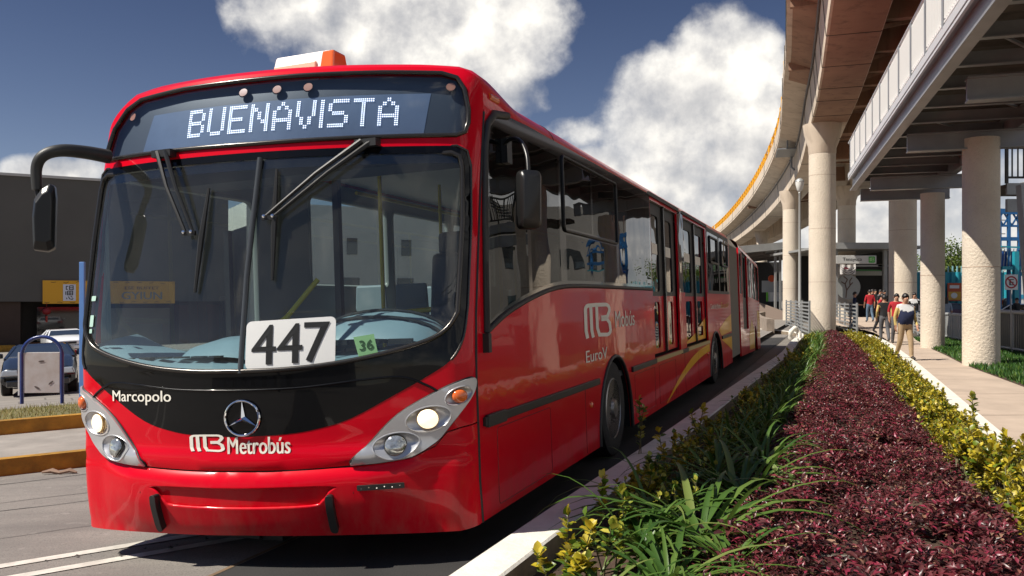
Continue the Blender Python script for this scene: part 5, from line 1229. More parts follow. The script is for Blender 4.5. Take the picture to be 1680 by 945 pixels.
    # low kerb wall that carries on where the bus bay curves away
    wl = thing('low_wall', 'low brown concrete wall where the bus lane curves into the station', 'wall', (13,44,0)); mb = MB()
    pts = [(12.6,41),(13.4,45),(14.6,50),(16.8,58),(19,64)]; A = offs(pts, .01); Bq = offs(pts, -.35)
    for i in range(len(pts)-1):
        c0 = [(*A[i],-.2),(*Bq[i],-.2),(*Bq[i+1],-.2),(*A[i+1],-.2)]; c1 = [(a,b,.62) for a,b,_ in c0]; c0 = [(a-13,b-44,c) for a,b,c in c0]; c1 = [(a-13,b-44,c) for a,b,c in c1]
        mb.add(c0+c1, [(4,5,6,7),(0,1,5,4),(1,2,6,5),(2,3,7,6),(3,0,4,7)])
    mb.build('wall_body', mat('wall_brown', (.30,.24,.19), .85, var=.4), wl)
    X, Y = B_(1304,34)
    w = thing('planter_stone', 'round white painted stone with a hole at the far left end of the bed', 'stone', (X,Y,0)); mb = MB()
    mb.tube([(.24*math.cos(a)*.75, .05*math.sin(2*a),   .16+.26*math.sin(a)) for a in np.linspace(0,6.2832,17)[:-1]], [.09+.02*math.sin(k*2.1) for k in range(16)], 8, closed=True); mb.build('stone_body', mat('white_stone', (.74,.70,.62), .8, bump=.5), w, smooth=60)
station()

# ================================================================ cars
CGLASS = mat('car_glass', (.02,.025,.03), .05, 0, .8)
def car(label, loc, rz, paint, L=4.4, Wd=1.70, H=1.42, kind='sedan', roll=0., group=None, badge=None):
    """front faces local -y"""
    t = thing('parked_car', label, 'car', loc, rz, group); t.rotation_euler = (0, roll, rz)
    pf = [(-L/2,.42,.72,.84),(-L/2+.06,.30,.76,.95),(-L/2+.9,.22,.93,1.0),(-L/2+1.15,.22,.97,1.0),(L/2-1.0,.22,1.0,1.0),(L/2-.12,.26,.98,.95),(L/2,.42,.85,.86)]
    if kind == 'suv': pf = [(a,b+.08,c+.10,d) for a,b,c,d in pf]
    mb = MB(); vs = []; sec = lambda y, zb, zt, k: [(-.80*k,y,zb),(-1*k,y,zb+.13),(-1.0*k,y,zt-.22),(-.93*k,y,zt-.05),(-.78*k,y,zt),(0,y,zt+.02),(.78*k,y,zt),(.93*k,y,zt-.05),(1.0*k,y,zt-.22),(1*k,y,zb+.13),(.80*k,y,zb)]
    for y, zb, zt, k in pf: vs += [(x*Wd/2, yy, z) for x, yy, z in sec(y, zb, zt, k)]
    n = 11; m = len(pf); mb.add(vs, [(i*n+j, i*n+(j+1) % n, (i+1)*n+(j+1) % n, (i+1)*n+j) for i in range(m-1) for j in range(n)]+[tuple(range(n-1,-1,-1)), tuple((m-1)*n+j for j in range(n))]); mb.build('body', paint, t, smooth=50, bevel=.02)
    z0 = .93 if kind == 'sedan' else 1.02; fb, rb = (-L/2+1.05, L/2-(.75 if kind == 'sedan' else .12)); ft, rt = (-L/2+1.85, L/2-(1.35 if kind == 'sedan' else .35)); b, tp = Wd/2*.90, Wd/2*.70
    g = [(-b,fb,z0),(b,fb,z0),(b,rb,z0),(-b,rb,z0),(-tp,ft,H-.04),(tp,ft,H-.04),(tp,rt,H-.04),(-tp,rt,H-.04)]
    mb = MB(); mb.add(g, [(0,1,5,4),(1,2,6,5),(2,3,7,6),(3,0,4,7)]); mb.build('window', CGLASS, t)
    mb = MB(); e = .03; mb.add([(-tp-e,ft-.05,H-.06),(tp+e,ft-.05,H-.06),(tp+e,rt+.05,H-.06),(-tp-e,rt+.05,H-.06),(-tp+.06,ft+.12,H),(tp-.06,ft+.12,H),(tp-.06,rt-.1,H),(-tp+.06,rt-.1,H)], [(3,2,1,0),(4,5,6,7),(0,1,5,4),(1,2,6,5),(2,3,7,6),(3,0,4,7)])
    for s_ in (-1,1):
        for y0, y1 in ((fb,ft),(rb,rt),((fb+rb)/2,(ft+rt)/2)): mb.beam((s_*b,y0,z0-.02), (s_*tp,y1,H-.05), .06,.06)
    mb.build('roof', paint, t, smooth=30)
    for s_ in (-1,1):
        for y in (-L/2+.82, L/2-.85):
            mb = MB(); mb.lathe((s_*(Wd/2-.1),y,.31), [(0,-.08),(.25,-.10),(.31,-.07),(.31,.07),(.25,.10),(0,.08)], 22, 'x'); w = mb.build('wheel', TYRE, t, smooth=40)
            mb = MB(); mb.lathe((s_*(Wd/2-.1),y,.31), [(.21,.101*s_),(.17,.085*s_),(.05,.095*s_),(0,.10*s_)], 16, 'x'); mb.build('rim', STEEL, w)
        mb = MB(); mb.box((s_*Wd/2*.70,-L/2+.04,.65),(.36,.16,.15),taper=(.8,.7)); mb.build('headlight', mat('car_lamp', (.45,.48,.5), .1, .4, 1.0), t, bevel=.03)
        mb = MB(); mb.box((s_*(Wd/2+.09),-L/2+1.45,.98),(.20,.09,.13)); mb.build('mirror', paint, t, bevel=.03)
        mb = MB(); mb.box((s_*Wd/2*.82,L/2-.02,.80),(.26,.10,.2)); mb.build('tail_lamp', mat('tail_red', (.35,.01,.01), .2, 0, 1.0), t, bevel=.02)
    mb = MB(); mb.box((0,-L/2+.02,.63),(.62,.10,.11)); mb.build('grille', BLACKINK, t, bevel=.02)
    mb = MB(); mb.box((0,-L/2-.01,.40),(Wd*.80,.12,.16)); mb.build('bumper', paint if kind != 'suv' else DARK, t, bevel=.03)
    mb = MB(); mb.box((0,-L/2-.08,.42),(.34,.02,.12)); mb.build('licence_plate', mat('plate_grey', (.55,.55,.55), .5), t)
    return t
CARBLK = mat('car_dark_blue', (.012,.016,.024), .25, .2, 1.0); CARWH = mat('car_white', (.80,.81,.82), .25, 0, 1.0); CARGR = mat('car_charcoal', (.02,.021,.023), .3, .2, 1.0); CARRED = mat('car_maroon', (.08,.012,.012), .3, .2, 1.0)
def lot_z(X, Y): return float(gz(X,Y))+.16
for (px, Y, rz, lab, pm, L_, W_, H_) in ((70,19.6,.47,'dark blue sedan facing the camera right behind the arched sign frame',CARBLK,3.9,1.46,1.22),(106,45.5,.60,'white sedan parked by the building near the blue post',CARWH,4.5,1.95,1.25)):
    X = (px-840)/1400*Y; car(lab, (X,Y,lot_z(X,Y)), rz, pm, L_, W_, H_, roll=R(-2)).scale = (1,1,.86 if Y < 30 else 1)
def street_z(): return 0.
for (px, Y, rz, lab, pm, k) in ((1650,66,2.9,'black hatchback seen from behind between the near column and the leaning post',CARGR,'suv'),(1690,52,.3,'white car at the right edge behind the dark picket fence',CARWH,'sedan'),(1560,58,1.4,'dark maroon car behind the light picket fence',CARRED,'sedan')):
    X = (px-840)/1400*Y; car(lab, (X,Y,-.05), rz, pm, 4.3, 1.75, 1.7 if k == 'suv' else 1.35, k)

# ================================================================ left side: big grey building, restaurant sign, sign frame, post
def left_building():
    o = Vector((-34.8,58,0)); d = Vector((.87,.49,0)).normalized(); n = Vector((-d.y,d.x,0))
    t = thing('store_building', 'large windowless grey building with a dark recessed shopfront below', 'building', (o.x,o.y,-2.0))
    P = lambda e, f, z: d*e+n*f+Vector((0,0,z+2.0))
    def slab(name, e0, e1, f0, f1, z0, z1, m):
        mb = MB(); mb.add([P(e0,f0,z0),P(e1,f0,z0),P(e1,f1,z0),P(e0,f1,z0),P(e0,f0,z1),P(e1,f0,z1),P(e1,f1,z1),P(e0,f1,z1)], [(0,3,2,1),(4,5,6,7),(0,1,5,4),(1,2,6,5),(2,3,7,6),(3,0,4,7)]); return mb.build(name, m, t)
    slab('wall', -40, 15, 0, 26, 1.4, 10.0, mat('wall_charcoal', (.10,.095,.087), .85, var=.2, vscale=.15, bump=.1)); slab('parapet_cap', -40, 15, -.1, .5, 10.0, 10.18, mat('cap_light', (.45,.44,.42), .6))
    slab('recess_wall', -40, 15, 2.2, 26, -2.6, 1.4, mat('recess_dark', (.020,.018,.016), .7, var=.4, vscale=.4))
    for e in (-16,-8,-1.2,11.5):
        slab('pillar', e, e+2.4, .25, 2.1, -2.6, 1.39, mat('pillar_brown', (.055,.034,.026), .8, var=.3, vscale=.6))
    slab('shop_window', 2.2, 6.2, 1.6, 1.9, -1.4, 1.0, CGLASS); slab('shop_door', 6.8, 11, 1.5, 1.8, -2.2, .9, mat('door_cream', (.22,.20,.16), .6)); slab('counter', 1.8, 6.4, 1.2, 1.5, -1.9, -1.5, mat('counter_red', (.22,.07,.02), .6))
    pb = thing('pale_building', 'pale grey building with small windows seen through the bus windscreen', 'building', (o.x,o.y,-2.0)); t_, t = t, pb
    slab('wall', 17, 62, 3, 24, -2.6, 9.5, mat('pale_wall', (.62,.62,.60), .8, var=.15, vscale=.3))
    for e in range(20, 60, 5): slab('window', e, e+1.5, 2.9, 3.0, 1.6, 3.4, CGLASS); slab('window', e+.4, e+1.3, 2.9, 3.0, 5.4, 6.8, CGLASS)
    t = t_
    k = thing('kerb', 'yellow and black painted kerb along the foot of the grey building', 'kerb', (o.x,o.y,-2.0)); mb = MB(); mb.add([P(-40,-.9,-2.6),P(1.5,-.9,-2.6),P(1.5,-.3,-2.6),P(-40,-.3,-2.6),P(-40,-.9,-1.55),P(1.5,-.9,-1.55),P(1.5,-.3,-1.55),P(-40,-.3,-1.55)], [(0,3,2,1),(4,5,6,7),(0,1,5,4),(1,2,6,5),(2,3,7,6),(3,0,4,7)]); mb.build('kerb_body', KYEL, k)
    s = thing('restaurant_sign', 'long yellow restaurant sign board on the grey building', 'sign', tuple(o+d*2.54+Vector((0,0,1.25)))); Q = lambda e, f, z: d*e+n*f+Vector((0,0,z)); Ls = 8.6
    mb = MB(); h = 1.62; mb.add([Q(0,-.14,0),Q(Ls,-.14,0),Q(Ls,-.01,0),Q(0,-.01,0),Q(0,-.14,h),Q(Ls,-.14,h),Q(Ls,-.01,h),Q(0,-.01,h)], [(0,3,2,1),(4,5,6,7),(0,1,5,4),(1,2,6,5),(2,3,7,6),(3,0,4,7)]); mb.build('board', mat('sign_yellow', (.66,.33,.008), .45), s)
    pl = mkplane(Q(0,-.14,0), tuple(d), (0,0,1)); mb = MB(); text(mb, pl, 'GYIUN', 5.0, .30, 7.7, .85, .02, .03); mb.build('sign_lettering', mat('letter_grey', (.22,.22,.21), .5), s)
    mb = MB(); text(mb, pl, 'ESE BUFFET', 5.2, 1.02, 7.5, 1.24, .02, .015); mb.build('sign_subtitle', mat('letter_brown', (.16,.07,.01), .5), s)
    mb = MB(); patch(mb, pl, rect(1.25,.20,2.05,1.36), [], .5, .02, 0); w = mb.build('white_panel', mat('panel_pale', (.62,.64,.72), .5), s)
    mb = MB()
    for pts in ([(1.45,1.22),(1.45,1.0),(1.55,1.0)],[(1.42,1.22),(1.58,1.22)],[(1.65,1.25),(1.65,.98),(1.88,.98),(1.88,1.25),(1.65,1.25)],[(1.65,1.11),(1.88,1.11)],[(1.42,.86),(1.42,.62)],[(1.52,.88),(1.52,.62),(1.85,.62),(1.85,.88),(1.52,.88)],[(1.68,.88),(1.68,.62)],[(1.5,.74),(1.87,.74)],[(1.45,.42),(1.5,.32)],[(1.58,.50),(1.66,.34),(1.82,.30),(1.88,.38)],[(1.72,.54),(1.84,.44)]):
        L_, R_ = stroke(pts, .055)
        for i in range(len(pts)-1): mb.add([tuple(p) for p in pl(np.array([L_[i],R_[i],R_[i+1],L_[i+1]]), .028)], [(0,1,2,3)])
    mb.build('characters', BLACKINK, w)
    mb = MB()
    r = random.Random(3)
    for k in range(22):
        x = .1+8.3*k/21; y = 1.5 if k % 2 else .10; pts = [(x,y),(x+.15,y+r.uniform(-.07,.07)),(x+.32,y+r.uniform(-.05,.05))]; L_, R_ = stroke(pts, .03)
        for i in range(2): mb.add([tuple(p) for p in pl(np.array([L_[i],R_[i],R_[i+1],L_[i+1]]), .022)], [(0,1,2,3)])
    mb.build('twig_border', mat('twig_dark', (.06,.03,.01), .6), s)
    c = o+d*2.9+Vector((0,-.25,.72)); l = thing('paper_lantern', 'red round paper lantern hanging under the yellow sign', 'lantern', tuple(c)); mb = MB(); mb.lathe((0,0,0), [(.06,-.24),(.22,-.17),(.28,0),(.22,.17),(.06,.24)], 14); mb.build('shade', mat('lantern_red', (.22,.008,.012), .6), l, smooth=60); mb = MB(); mb.beam((0,0,-.75),(0,0,-.32),.09,.09); mb.beam((0,0,.32),(0,0,.6),.02,.02); mb.build('tassel', mat('tassel_red', (.35,.03,.02), .7), l)
left_building()
def sign_frame():
    Y = 14.3; X = (69-840)/1400*Y; z0 = float(gz(X,Y))+.34; t = thing('sign_frame', 'blank weathered sign board in a blue arched tube frame on the grass strip', 'sign', (X,Y,z0), R(6)); w = .32; BL = mat('frame_blue', (.012,.030,.16), .3, 0, .6)
    mb = MB(); mb.tube([(-w,0,-.02),(-w,0,.80)]+[(-w*math.cos(a), 0, .80+.30*math.sin(a)) for a in np.linspace(0,math.pi,15)]+[(w,0,.80),(w,0,-.02)], .030, 10); mb.build('frame', BL, t, smooth=60)
    mb = MB(); mb.box((0,0,.50),(w*2-.06,.035,.68)); b = mb.build('board', mat('board_worn', (.60,.56,.54), .6, vscale=5, col2=(.50,.43,.39)), t, bevel=.006)
    mb = MB(); pl = mkplane((0,-.02,.5), (1,0,0), (0,0,1))
    for cx, cz, a in ((.0,.19,.1),(-.07,-.25,-.5),(.15,-.17,.7)): patch(mb, pl, ellipse(cx,cz,.05,.016,a,12), [], .05, .002, 0)
    mb.build('scuff', mat('scuff_dark', (.12,.09,.08), .8), b)
    mb = MB(); mb.box((-w-.045,.01,.48),(.025,.05,.72)); mb.build('edge_strip', WHITE, t)
sign_frame()
def blue_post():
    Y = 13.6; X = (133-840)/1400*Y; z0 = float(gz(X,Y))+.3; t = thing('blue_post', 'tall narrow light blue post standing left of the bus', 'post', (X,Y,z0)); mb = MB(); mb.box((.02,0,1.15),(.08,.05,2.34)); mb.build('panel', mat('post_blue', (.12,.27,.62), .4), t, bevel=.006); mb = MB(); mb.box((.06,0,-.05),(.22,.2,.12)); mb.build('base', GR, t)
blue_post()
def road_cracks():
    r = random.Random(11); mb = MB()
    for (a0, b0, L_, w) in ((-4.6,7.6,9,.008),(-4.2,8.2,8,.006),(-3.4,6.9,6,.005),(-5.2,8.7,9,.010)):
        d = Vector((.85,.527)).normalized(); p = Vector((a0,b0))-d*L_*.7; pts = []
        for k in range(int(L_/.25)):
            pts.append((p.x, p.y, float(gz(p.x,p.y))-.006)); a = r.uniform(-.16,.16); p = p+Vector((d.x*math.cos(a)-d.y*math.sin(a), d.x*math.sin(a)+d.y*math.cos(a)))*.25
        for q0, q1 in zip(pts, pts[1:]): mb.add([(q0[0],q0[1]-w,q0[2]),(q1[0],q1[1]-w*r.uniform(.5,1.4),q1[2]),(q1[0],q1[1]+w,q1[2]),(q0[0],q0[1]+w*r.uniform(.5,1.4),q0[2])], [(0,1,2,3)])
    structure(mb.build('road_crack', mat('tar_black', (.035,.032,.03), .8)))
road_cracks()
def litter(): 
    r = random.Random(5); mb = MB()
    for k in range(40):
        a = r.uniform(-3.5,1.0); q = Vector((-2.75,5.9))+Vector((.84,.545)).normalized()*a+Vector((-.545,.84))*r.uniform(.0,.25); s = r.uniform(.006,.022); z = float(gz(q.x,q.y))
        mb.add([(q.x-s,q.y,z),(q.x+s*.6,q.y-s,z+.002),(q.x+s,q.y+s*.4,z+.003),(q.x,q.y+s,z+.001),(q.x,q.y,z+s*.7)], [(0,1,4),(1,2,4),(2,3,4),(3,0,4)])
    tag(mb.build('road_grit', mat('grit_dark', (.05,.045,.04), .9)), 'scattered dark grit between the two white lane lines', 'grit', kind='stuff')
    q = Vector((-4.95,9.35)); l = thing('litter', 'crumpled brown scrap of litter lying at the foot of the near yellow kerb', 'litter', (q.x,q.y,float(gz(q.x,q.y))-.01)); mb = MB(); mb.tube([(-.2,0,.02),(-.1,.02,.035),(0,-.01,.02),(.1,.015,.04),(.18,.0,.02)], [.012,.03,.018,.028,.01], 6); mb.build('scrap', mat('scrap_brown', (.25,.16,.11), .8), l)
litter()

# ================================================================ far right
def right_side():
    TEAL = mat('teal_sheet', (.02,.30,.38), .45, .1); t = thing('corrugated_fence', 'bright teal corrugated metal fence across the street on the right', 'fence', (42,72,0)); mb = MB(); x0, x1 = 33, 66; n = 260; vs = []
    for i in range(n+1):
        x = x0+(x1-x0)*i/n; y = 72+(.06 if (i//2) % 2 else -.06); vs += [(x-42,y-72,-.1),(x-42,y-72,3.85)]
    mb.add(vs, [(2*i,2*i+2,2*i+3,2*i+1) for i in range(n)]); mb.build('sheeting', TEAL, t); mb = MB()
    for i in range(0, n, 3): x = x0+(x1-x0)*i/n; mb.beam((x-42,.02,3.8),(x-42,.02,4.35),.09,.09)
    mb.build('picket_tops', mat('teal_light', (.25,.50,.54), .5), t)
    p = thing('poster', 'red and yellow poster on the teal fence', 'poster', ((1566-840)/1400*71.6,71.6,CAMH+(490-479)/1400*71.6)); mb = MB(); mb.box((0,0,0),(1.2,.05,1.5)); mb.build('sheet', mat('poster_red', (.55,.09,.03), .5), p)
    pl = mkplane((0,-.03,0), (1,0,0), (0,0,1)); mb = MB(); patch(mb, pl, rect(-.52,-.65,.52,.02), [], .5, .004, 0); mb.build('yellow_field', mat('poster_yellow', (.72,.40,.05), .5), p); mb = MB(); patch(mb, pl, ellipse(-.05,-.3,.27,.24), [], .3, .008, 0); patch(mb, pl, rect(-.42,.3,.38,.56), [], .5, .008, 0); mb.build('white_shapes', WHITE, p)
    BLU = mat('truss_blue', (.02,.13,.34), .4, .2); t = thing('steel_tower', 'blue steel frame structure with cross braced beams at the far right', 'steel frame', (34,58,0)); mb = MB(); z = lambda py: CAMH+(490-py)/1400*58; x = lambda px: (px-840)/1400*58-34
    for px in (1640,1655,1672,1690): mb.beam((x(px),0,0),(x(px),0,z(345)),.18,.18)
    mb.beam((x(1630),0,z(346)),(x(1720),0,z(350)),.2,.35); mb.beam((x(1630),0,z(370)),(x(1720),0,z(372)),.12,.14)
    for px in range(1632,1712,14): mb.beam((x(px),0,z(347)),(x(px+14),0,z(370)),.09,.09); mb.beam((x(px+14),0,z(347)),(x(px),0,z(370)),.09,.09)
    mb.beam((x(1640),0,z(392)),(x(1720),0,z(392)),.15,.25); mb.build('braced_frame', BLU, t)
    mb = MB(); mb.beam((x(1640),-.2,z(440)),(x(1720),-.2,z(440)),.3,.22); mb.beam((x(1640),-.2,z(405)),(x(1720),-.2,z(408)),.1,.1); mb.beam((x(1662),-.3,z(413)),(x(1662),-.3,0),.3,.3); mb.build('teal_beams', TEAL, t)
    mb = MB()
    for px in (1640,1652,1668,1682): mb.box((x(px),.3,z(425)),(.42,.08,1.1))
    mb.build('blue_panels', mat('panel_blue', (.05,.16,.50), .4), t); mb = MB()
    for px in range(1640,1700,5): mb.beam((x(px),-.1,z(440)),(x(px+2),-.1,z(408)),.035,.035)
    mb.build('stair_rods', GR, t)
    X, Y = B_(1636.5,50); t = thing('utility_pole', 'thin pale pole right of the near footbridge column', 'pole', (X,Y,0)); mb = MB(); mb.lathe((0,0,0), [(.13,-.1),(.10,6.6)], 10); mb.build('pole_body', CONC, t, smooth=60); mb = MB(); [mb.beam((-.2,0,z_),(.45,0,z_),.05,.05) for z_ in (6.2,5.4,4.6)]; mb.build('pole_arm', GR, t)
    X, Y = B_(1659,40); t = thing('no_parking_sign', 'round no parking sign with a red ring and struck out letter E', 'sign', (X,Y,0)); mb = MB(); mb.tube([(0,.04,-.1),(0,.04,2.8)], .035, 8); mb.build('post', GR, t); zc = CAMH+(490-463)/1400*40; c = (0,0,zc)
    mb = MB(); mb.box(c,(.62,.02,.72)); b = mb.build('plate', WHITE, t, bevel=.008); pl = mkplane((0,-.012,zc), (1,0,0), (0,0,1)); mb = MB(); patch(mb, pl, ellipse(0,0,.29,.29), [ellipse(0,0,.225,.225)], .1, .004, 0); L_, R_ = stroke([(-.2,.2),(.2,-.2)], .055); mb.add([tuple(q) for q in pl(np.array([L_[0],R_[0],R_[1],L_[1]]), .009)], [(0,1,2,3)]); mb.build('red_ring', mat('sign_red', (.42,.012,.02), .5), b); mb = MB(); text(mb, pl, 'E', -.09, -.14, .11, .14, .006, .03); mb.build('letter', BLACKINK, b)
    X, Y = B_(1672,62); t = thing('white_hoarding', 'white notice board on the teal fence at the right edge', 'board', (X,Y,CAMH)); mb = MB(); mb.box((0,0,.6),(1.5,.06,2.1)); mb.build('board', WHITE, t); mb = MB(); mb.box((0,-.04,.15),(1.5,.02,.3)); mb.build('blue_band', mat('band_blue', (.05,.35,.55), .5), t)
    # trees above the teal fence
    TL = leafmat('tree_leaf', [(0,(.035,.075,.012)),(.5,(.09,.15,.02)),(1,(.20,.25,.04))], .6, .3); r = np.random.default_rng(4)
    for (px, Y, zc, rad, lab) in ((1563,92,5.2,3.0,'leafy green tree rising above the teal fence between the two footbridge columns'),(1592,97,4.6,2.8,'green tree half hidden behind the nearest footbridge column'),(1530,104,5.0,3.2,'green tree behind the slimmer footbridge column')):
        t = thing('tree', lab, 'tree', ((px-840)/1400*Y,Y,0)); mb = MB(); mb.tube([(0,0,-.1),(.1,0,2),(0,.1,zc)], [.22,.17,.09], 8)
        for k in range(6): a = k*1.05; mb.tube([(0.05,0,zc-1.6),(math.cos(a)*rad*.6,math.sin(a)*rad*.6,zc+.4)], [.09,.03], 5)
        mb.build('trunk', mat('bark', (.10,.075,.05), .9), t); N = 3200; C = []
        cl = [(r.normal(0,rad*.45,3)*np.array([1,1,.65])) for _ in range(26)]
        for q in range(N): C.append(cl[q % 26]+r.normal(0,rad*.17,3)+np.array([0,0,zc+.5]))
        C = np.array(C); A = r.normal(0,1,(N,3)); U = r.normal(0,.5,(N,3))+np.array([0,0,1]); mb = MB(); mb.v, mb.f = leaves(C, A, U, r.uniform(.18,.34,N)); mb.mi = [0]*len(mb.f); mb.build('crown', TL, t)
right_side()

# ================================================================ people
SKIN = mat('skin', (.42,.22,.14), .55); HAIRM = mat('hair_dark', (.012,.009,.008), .5); SHOE = mat('shoe_dark', (.03,.022,.018), .5)
def cloth(n, c): return mat('cloth_'+n, c, .85, var=.18, vscale=6)
def person(label, loc, rz=0., h=1.72, top=None, sleeve=None, fore=None, legs=None, yoke=None, stride=.0, arms=(0,0), belly=0., bald=False, longhair=False, look=0., bend=0., female=False, skirt=None, glasses=False):
    t = thing('person', label, 'person', loc, rz); k = h/1.72; sh = .165 if female else .185
    J = {'pel':(0,0,.95),'spi':(0,-.01-belly*.25,1.13),'che':(0,0,1.32),'nec':(0,.0,1.47),'h0':(0,-.015,1.545),'h1':(0,-.02,1.65)}
    rad = {'pel':(.155,.115),'spi':(.145+belly*.25,.115+belly*.45),'che':(.165,.115),'nec':(.055,.055),'h0':(.068,.085),'h1':(.075,.092)}
    E = [('pel','spi'),('spi','che'),('che','nec'),('nec','h0'),('h0','h1')]
    for s_, nm in ((-1,'L'),(1,'R')):
        st = stride*s_; ar = arms[0 if s_ < 0 else 1]
        J['s'+nm] = (s_*sh,.0,1.40); sw = -st*.9
        if ar == 0: J['e'+nm] = (s_*(sh+.06),sw*.25+.02,1.13); J['w'+nm] = (s_*(sh+.05),sw*.7-.05,.90)
        elif ar == 1: J['e'+nm] = (s_*(sh+.07),.03,1.14); J['w'+nm] = (s_*(sh-.04),-.24,1.12)
        else: J['e'+nm] = (s_*(sh+.07),-.10,1.18); J['w'+nm] = (s_*(sh-.06),-.16,1.40)
        e, w = Vector(J['e'+nm]), Vector(J['w'+nm]); d = (w-e).normalized(); J['m'+nm] = tuple(w+d*.085)
        rad['s'+nm] = (.062,.062); rad['e'+nm] = (.046,.046); rad['w'+nm] = (.032,.032); rad['m'+nm] = (.036,.022)
        E += [('che','s'+nm),('s'+nm,'e'+nm),('e'+nm,'w'+nm),('w'+nm,'m'+nm)]
        for q in range(4):
            a = (q-1.5)*.022; b0 = w+d*.10+Vector((0,a,0)); l = (.055,.07,.068,.05)[q]; J['f%d%s' % (q,nm)] = tuple(b0+d*l*.5+Vector((-s_*.004,a*.2,0))); J['g%d%s' % (q,nm)] = tuple(b0+d*l+Vector((-s_*.018,a*.2,0)))
            rad['f%d%s' % (q,nm)] = rad['g%d%s' % (q,nm)] = (.0085,.0085); E += [('m'+nm,'f%d%s' % (q,nm)),('f%d%s' % (q,nm),'g%d%s' % (q,nm))]
        J['t'+nm] = tuple(w+d*.06+Vector((-s_*.01,-.045,0))); rad['t'+nm] = (.0095,.0095); E += [('w'+nm,'t'+nm)]
        J['p'+nm] = (s_*.088,.01,.89); J['k'+nm] = (s_*.095,-st*.55-.02,.50); J['a'+nm] = (s_*.10,-st+.03+(.06 if st < 0 else 0),.09+(.05 if st < -.05 else 0)); J['o'+nm] = (s_*.115,J['a'+nm][1]-.16,.045+(.0 if st > -.05 else .01))
        rad['p'+nm] = (.098,.105); rad['k'+nm] = (.068,.072); rad['a'+nm] = (.052,.055); rad['o'+nm] = (.042,.032)
        E += [('pel','p'+nm),('p'+nm,'k'+nm),('k'+nm,'a'+nm),('a'+nm,'o'+nm)]
    names = list(J); idx = {n: i for i, n in enumerate(names)}
    def pose(p):
        x, y, z = p
        if z > .95 and bend: c, s_ = math.cos(bend), math.sin(bend); y, z = y*c-(z-.95)*s_, .95+(z-.95)*c+y*s_
        return (x*k, y*k, z*k)
    me = bpy.data.meshes.new('body'); me.from_pydata([pose(J[n]) for n in names], [(idx[a], idx[b]) for a, b in E], []); o = bpy.data.objects.new('body', me); COL.objects.link(o)
    md = o.modifiers.new('s', 'SKIN'); md.use_smooth_shade = True
    if not me.skin_vertices: 
        bm = bmesh.new(); bm.from_mesh(me); bm.verts.layers.skin.verify(); bm.to_mesh(me); bm.free()
    for i, n in enumerate(names): me.skin_vertices[0].data[i].radius = (rad[n][0]*k, rad[n][1]*k); me.skin_vertices[0].data[i].use_root = (n == 'pel')
    o.modifiers.new('u', 'SUBSURF').levels = 3 if yoke and belly else 2
    bpy.context.view_layer.update(); ev = bpy.data.meshes.new_from_object(o.evaluated_get(bpy.context.evaluated_depsgraph_get())); bpy.data.objects.remove(o)
    sl_ = sleeve or top; ms = [top, sl_, fore or SKIN, SKIN, legs, SHOE, yoke or top]
    for m in ms: ev.materials.append(m)
    reg = {}
    for a, b in E:
        q = b[0]
        if b in ('spi','che'): reg[(a,b)] = 0
        elif b in ('nec','h0','h1'): reg[(a,b)] = 3
        elif q == 's': reg[(a,b)] = 6 if yoke else 0
        elif q == 'e': reg[(a,b)] = 1
        elif q == 'w': reg[(a,b)] = 2
        elif q in 'mfgt': reg[(a,b)] = 3
        elif q in 'pka': reg[(a,b)] = 4
        elif q == 'o': reg[(a,b)] = 5
    segs = [(np.array(pose(J[a])), np.array(pose(J[b])), max(rad[b])*k, reg[(a,b)]) for a, b in E]
    n = len(ev.polygons); cc = np.empty(n*3); ev.polygons.foreach_get('center', cc); cc = cc.reshape(-1,3); best = np.full(n, 9.); mi = np.zeros(n, int)
    for a, b, r_, g_ in segs:
        ab = b-a; tt = np.clip(((cc-a)@ab)/(ab@ab), 0, 1); dd = np.linalg.norm(cc-(a+tt[:,None]*ab), axis=1)-r_*.8; m_ = dd < best; best[m_] = dd[m_]; mi[m_] = g_
    zc = cc[:,2]/k; tor = (mi == 0) | (mi == 6)
    if yoke: cut = 1.25+.06*np.abs(cc[:,0])/.18; mi[tor & (zc > cut)] = 6; mi[tor & (zc <= cut)] = 0
    mi[(mi == 3) & (zc < 1.455) & (zc > 1.3) & (np.abs(cc[:,0]) < .14)] = 6
    mi[tor & (zc < .93)] = 4
    ev.polygons.foreach_set('material_index', mi); ev.polygons.foreach_set('use_smooth', [True]*n)
    b = bpy.data.objects.new('body', ev); COL.objects.link(b); b.parent = t
    hc = Vector(pose((0,-.02,1.615)))
    mb = MB(); K = 14; vs = []; z0 = .35 if not bald else .02
    for i in range(6):
        for j in range(K):
            q = 6.2832*j/K; fr = max(0, -math.sin(q))**.7; am = math.pi*((.66 if longhair else .58)*(1-fr)+(.33 if not bald else .22)*fr); a = .05+am*i/5
            vs.append(tuple(hc+Vector((math.sin(a)*.089*math.cos(q), math.sin(a)*.106*math.sin(q)+.008, .01+math.cos(a)*.124))*k))
    if longhair:
        for j in range(K): q = 6.2832*j/K; f_ = max(0,-math.sin(q)); vs.append(tuple(hc+Vector((.088*math.cos(q), .095*math.sin(q)*(1 if math.sin(q) > 0 else .2)+.03, -.20+f_*.16))*k))
    nr = 7 if longhair else 6
    mb.add(vs, [(i*K+j, (i+1)*K+j, (i+1)*K+(j+1) % K, i*K+(j+1) % K) for i in range(nr-1) for j in range(K)]+[tuple(range(K))]); hr = mb.build('hair', HAIRM, t, smooth=60)
    mb = MB()       # nose, ears, brows, eyes, mouth
    fz = hc+Vector((0,-.088*k,0)); mb.add([tuple(fz+Vector(q)*k) for q in ((-.012,0,.02),(.012,0,.02),(.02,0,-.025),(-.02,0,-.025),(0,-.034,-.020))], [(0,1,4),(1,2,4),(2,3,4),(3,0,4)])
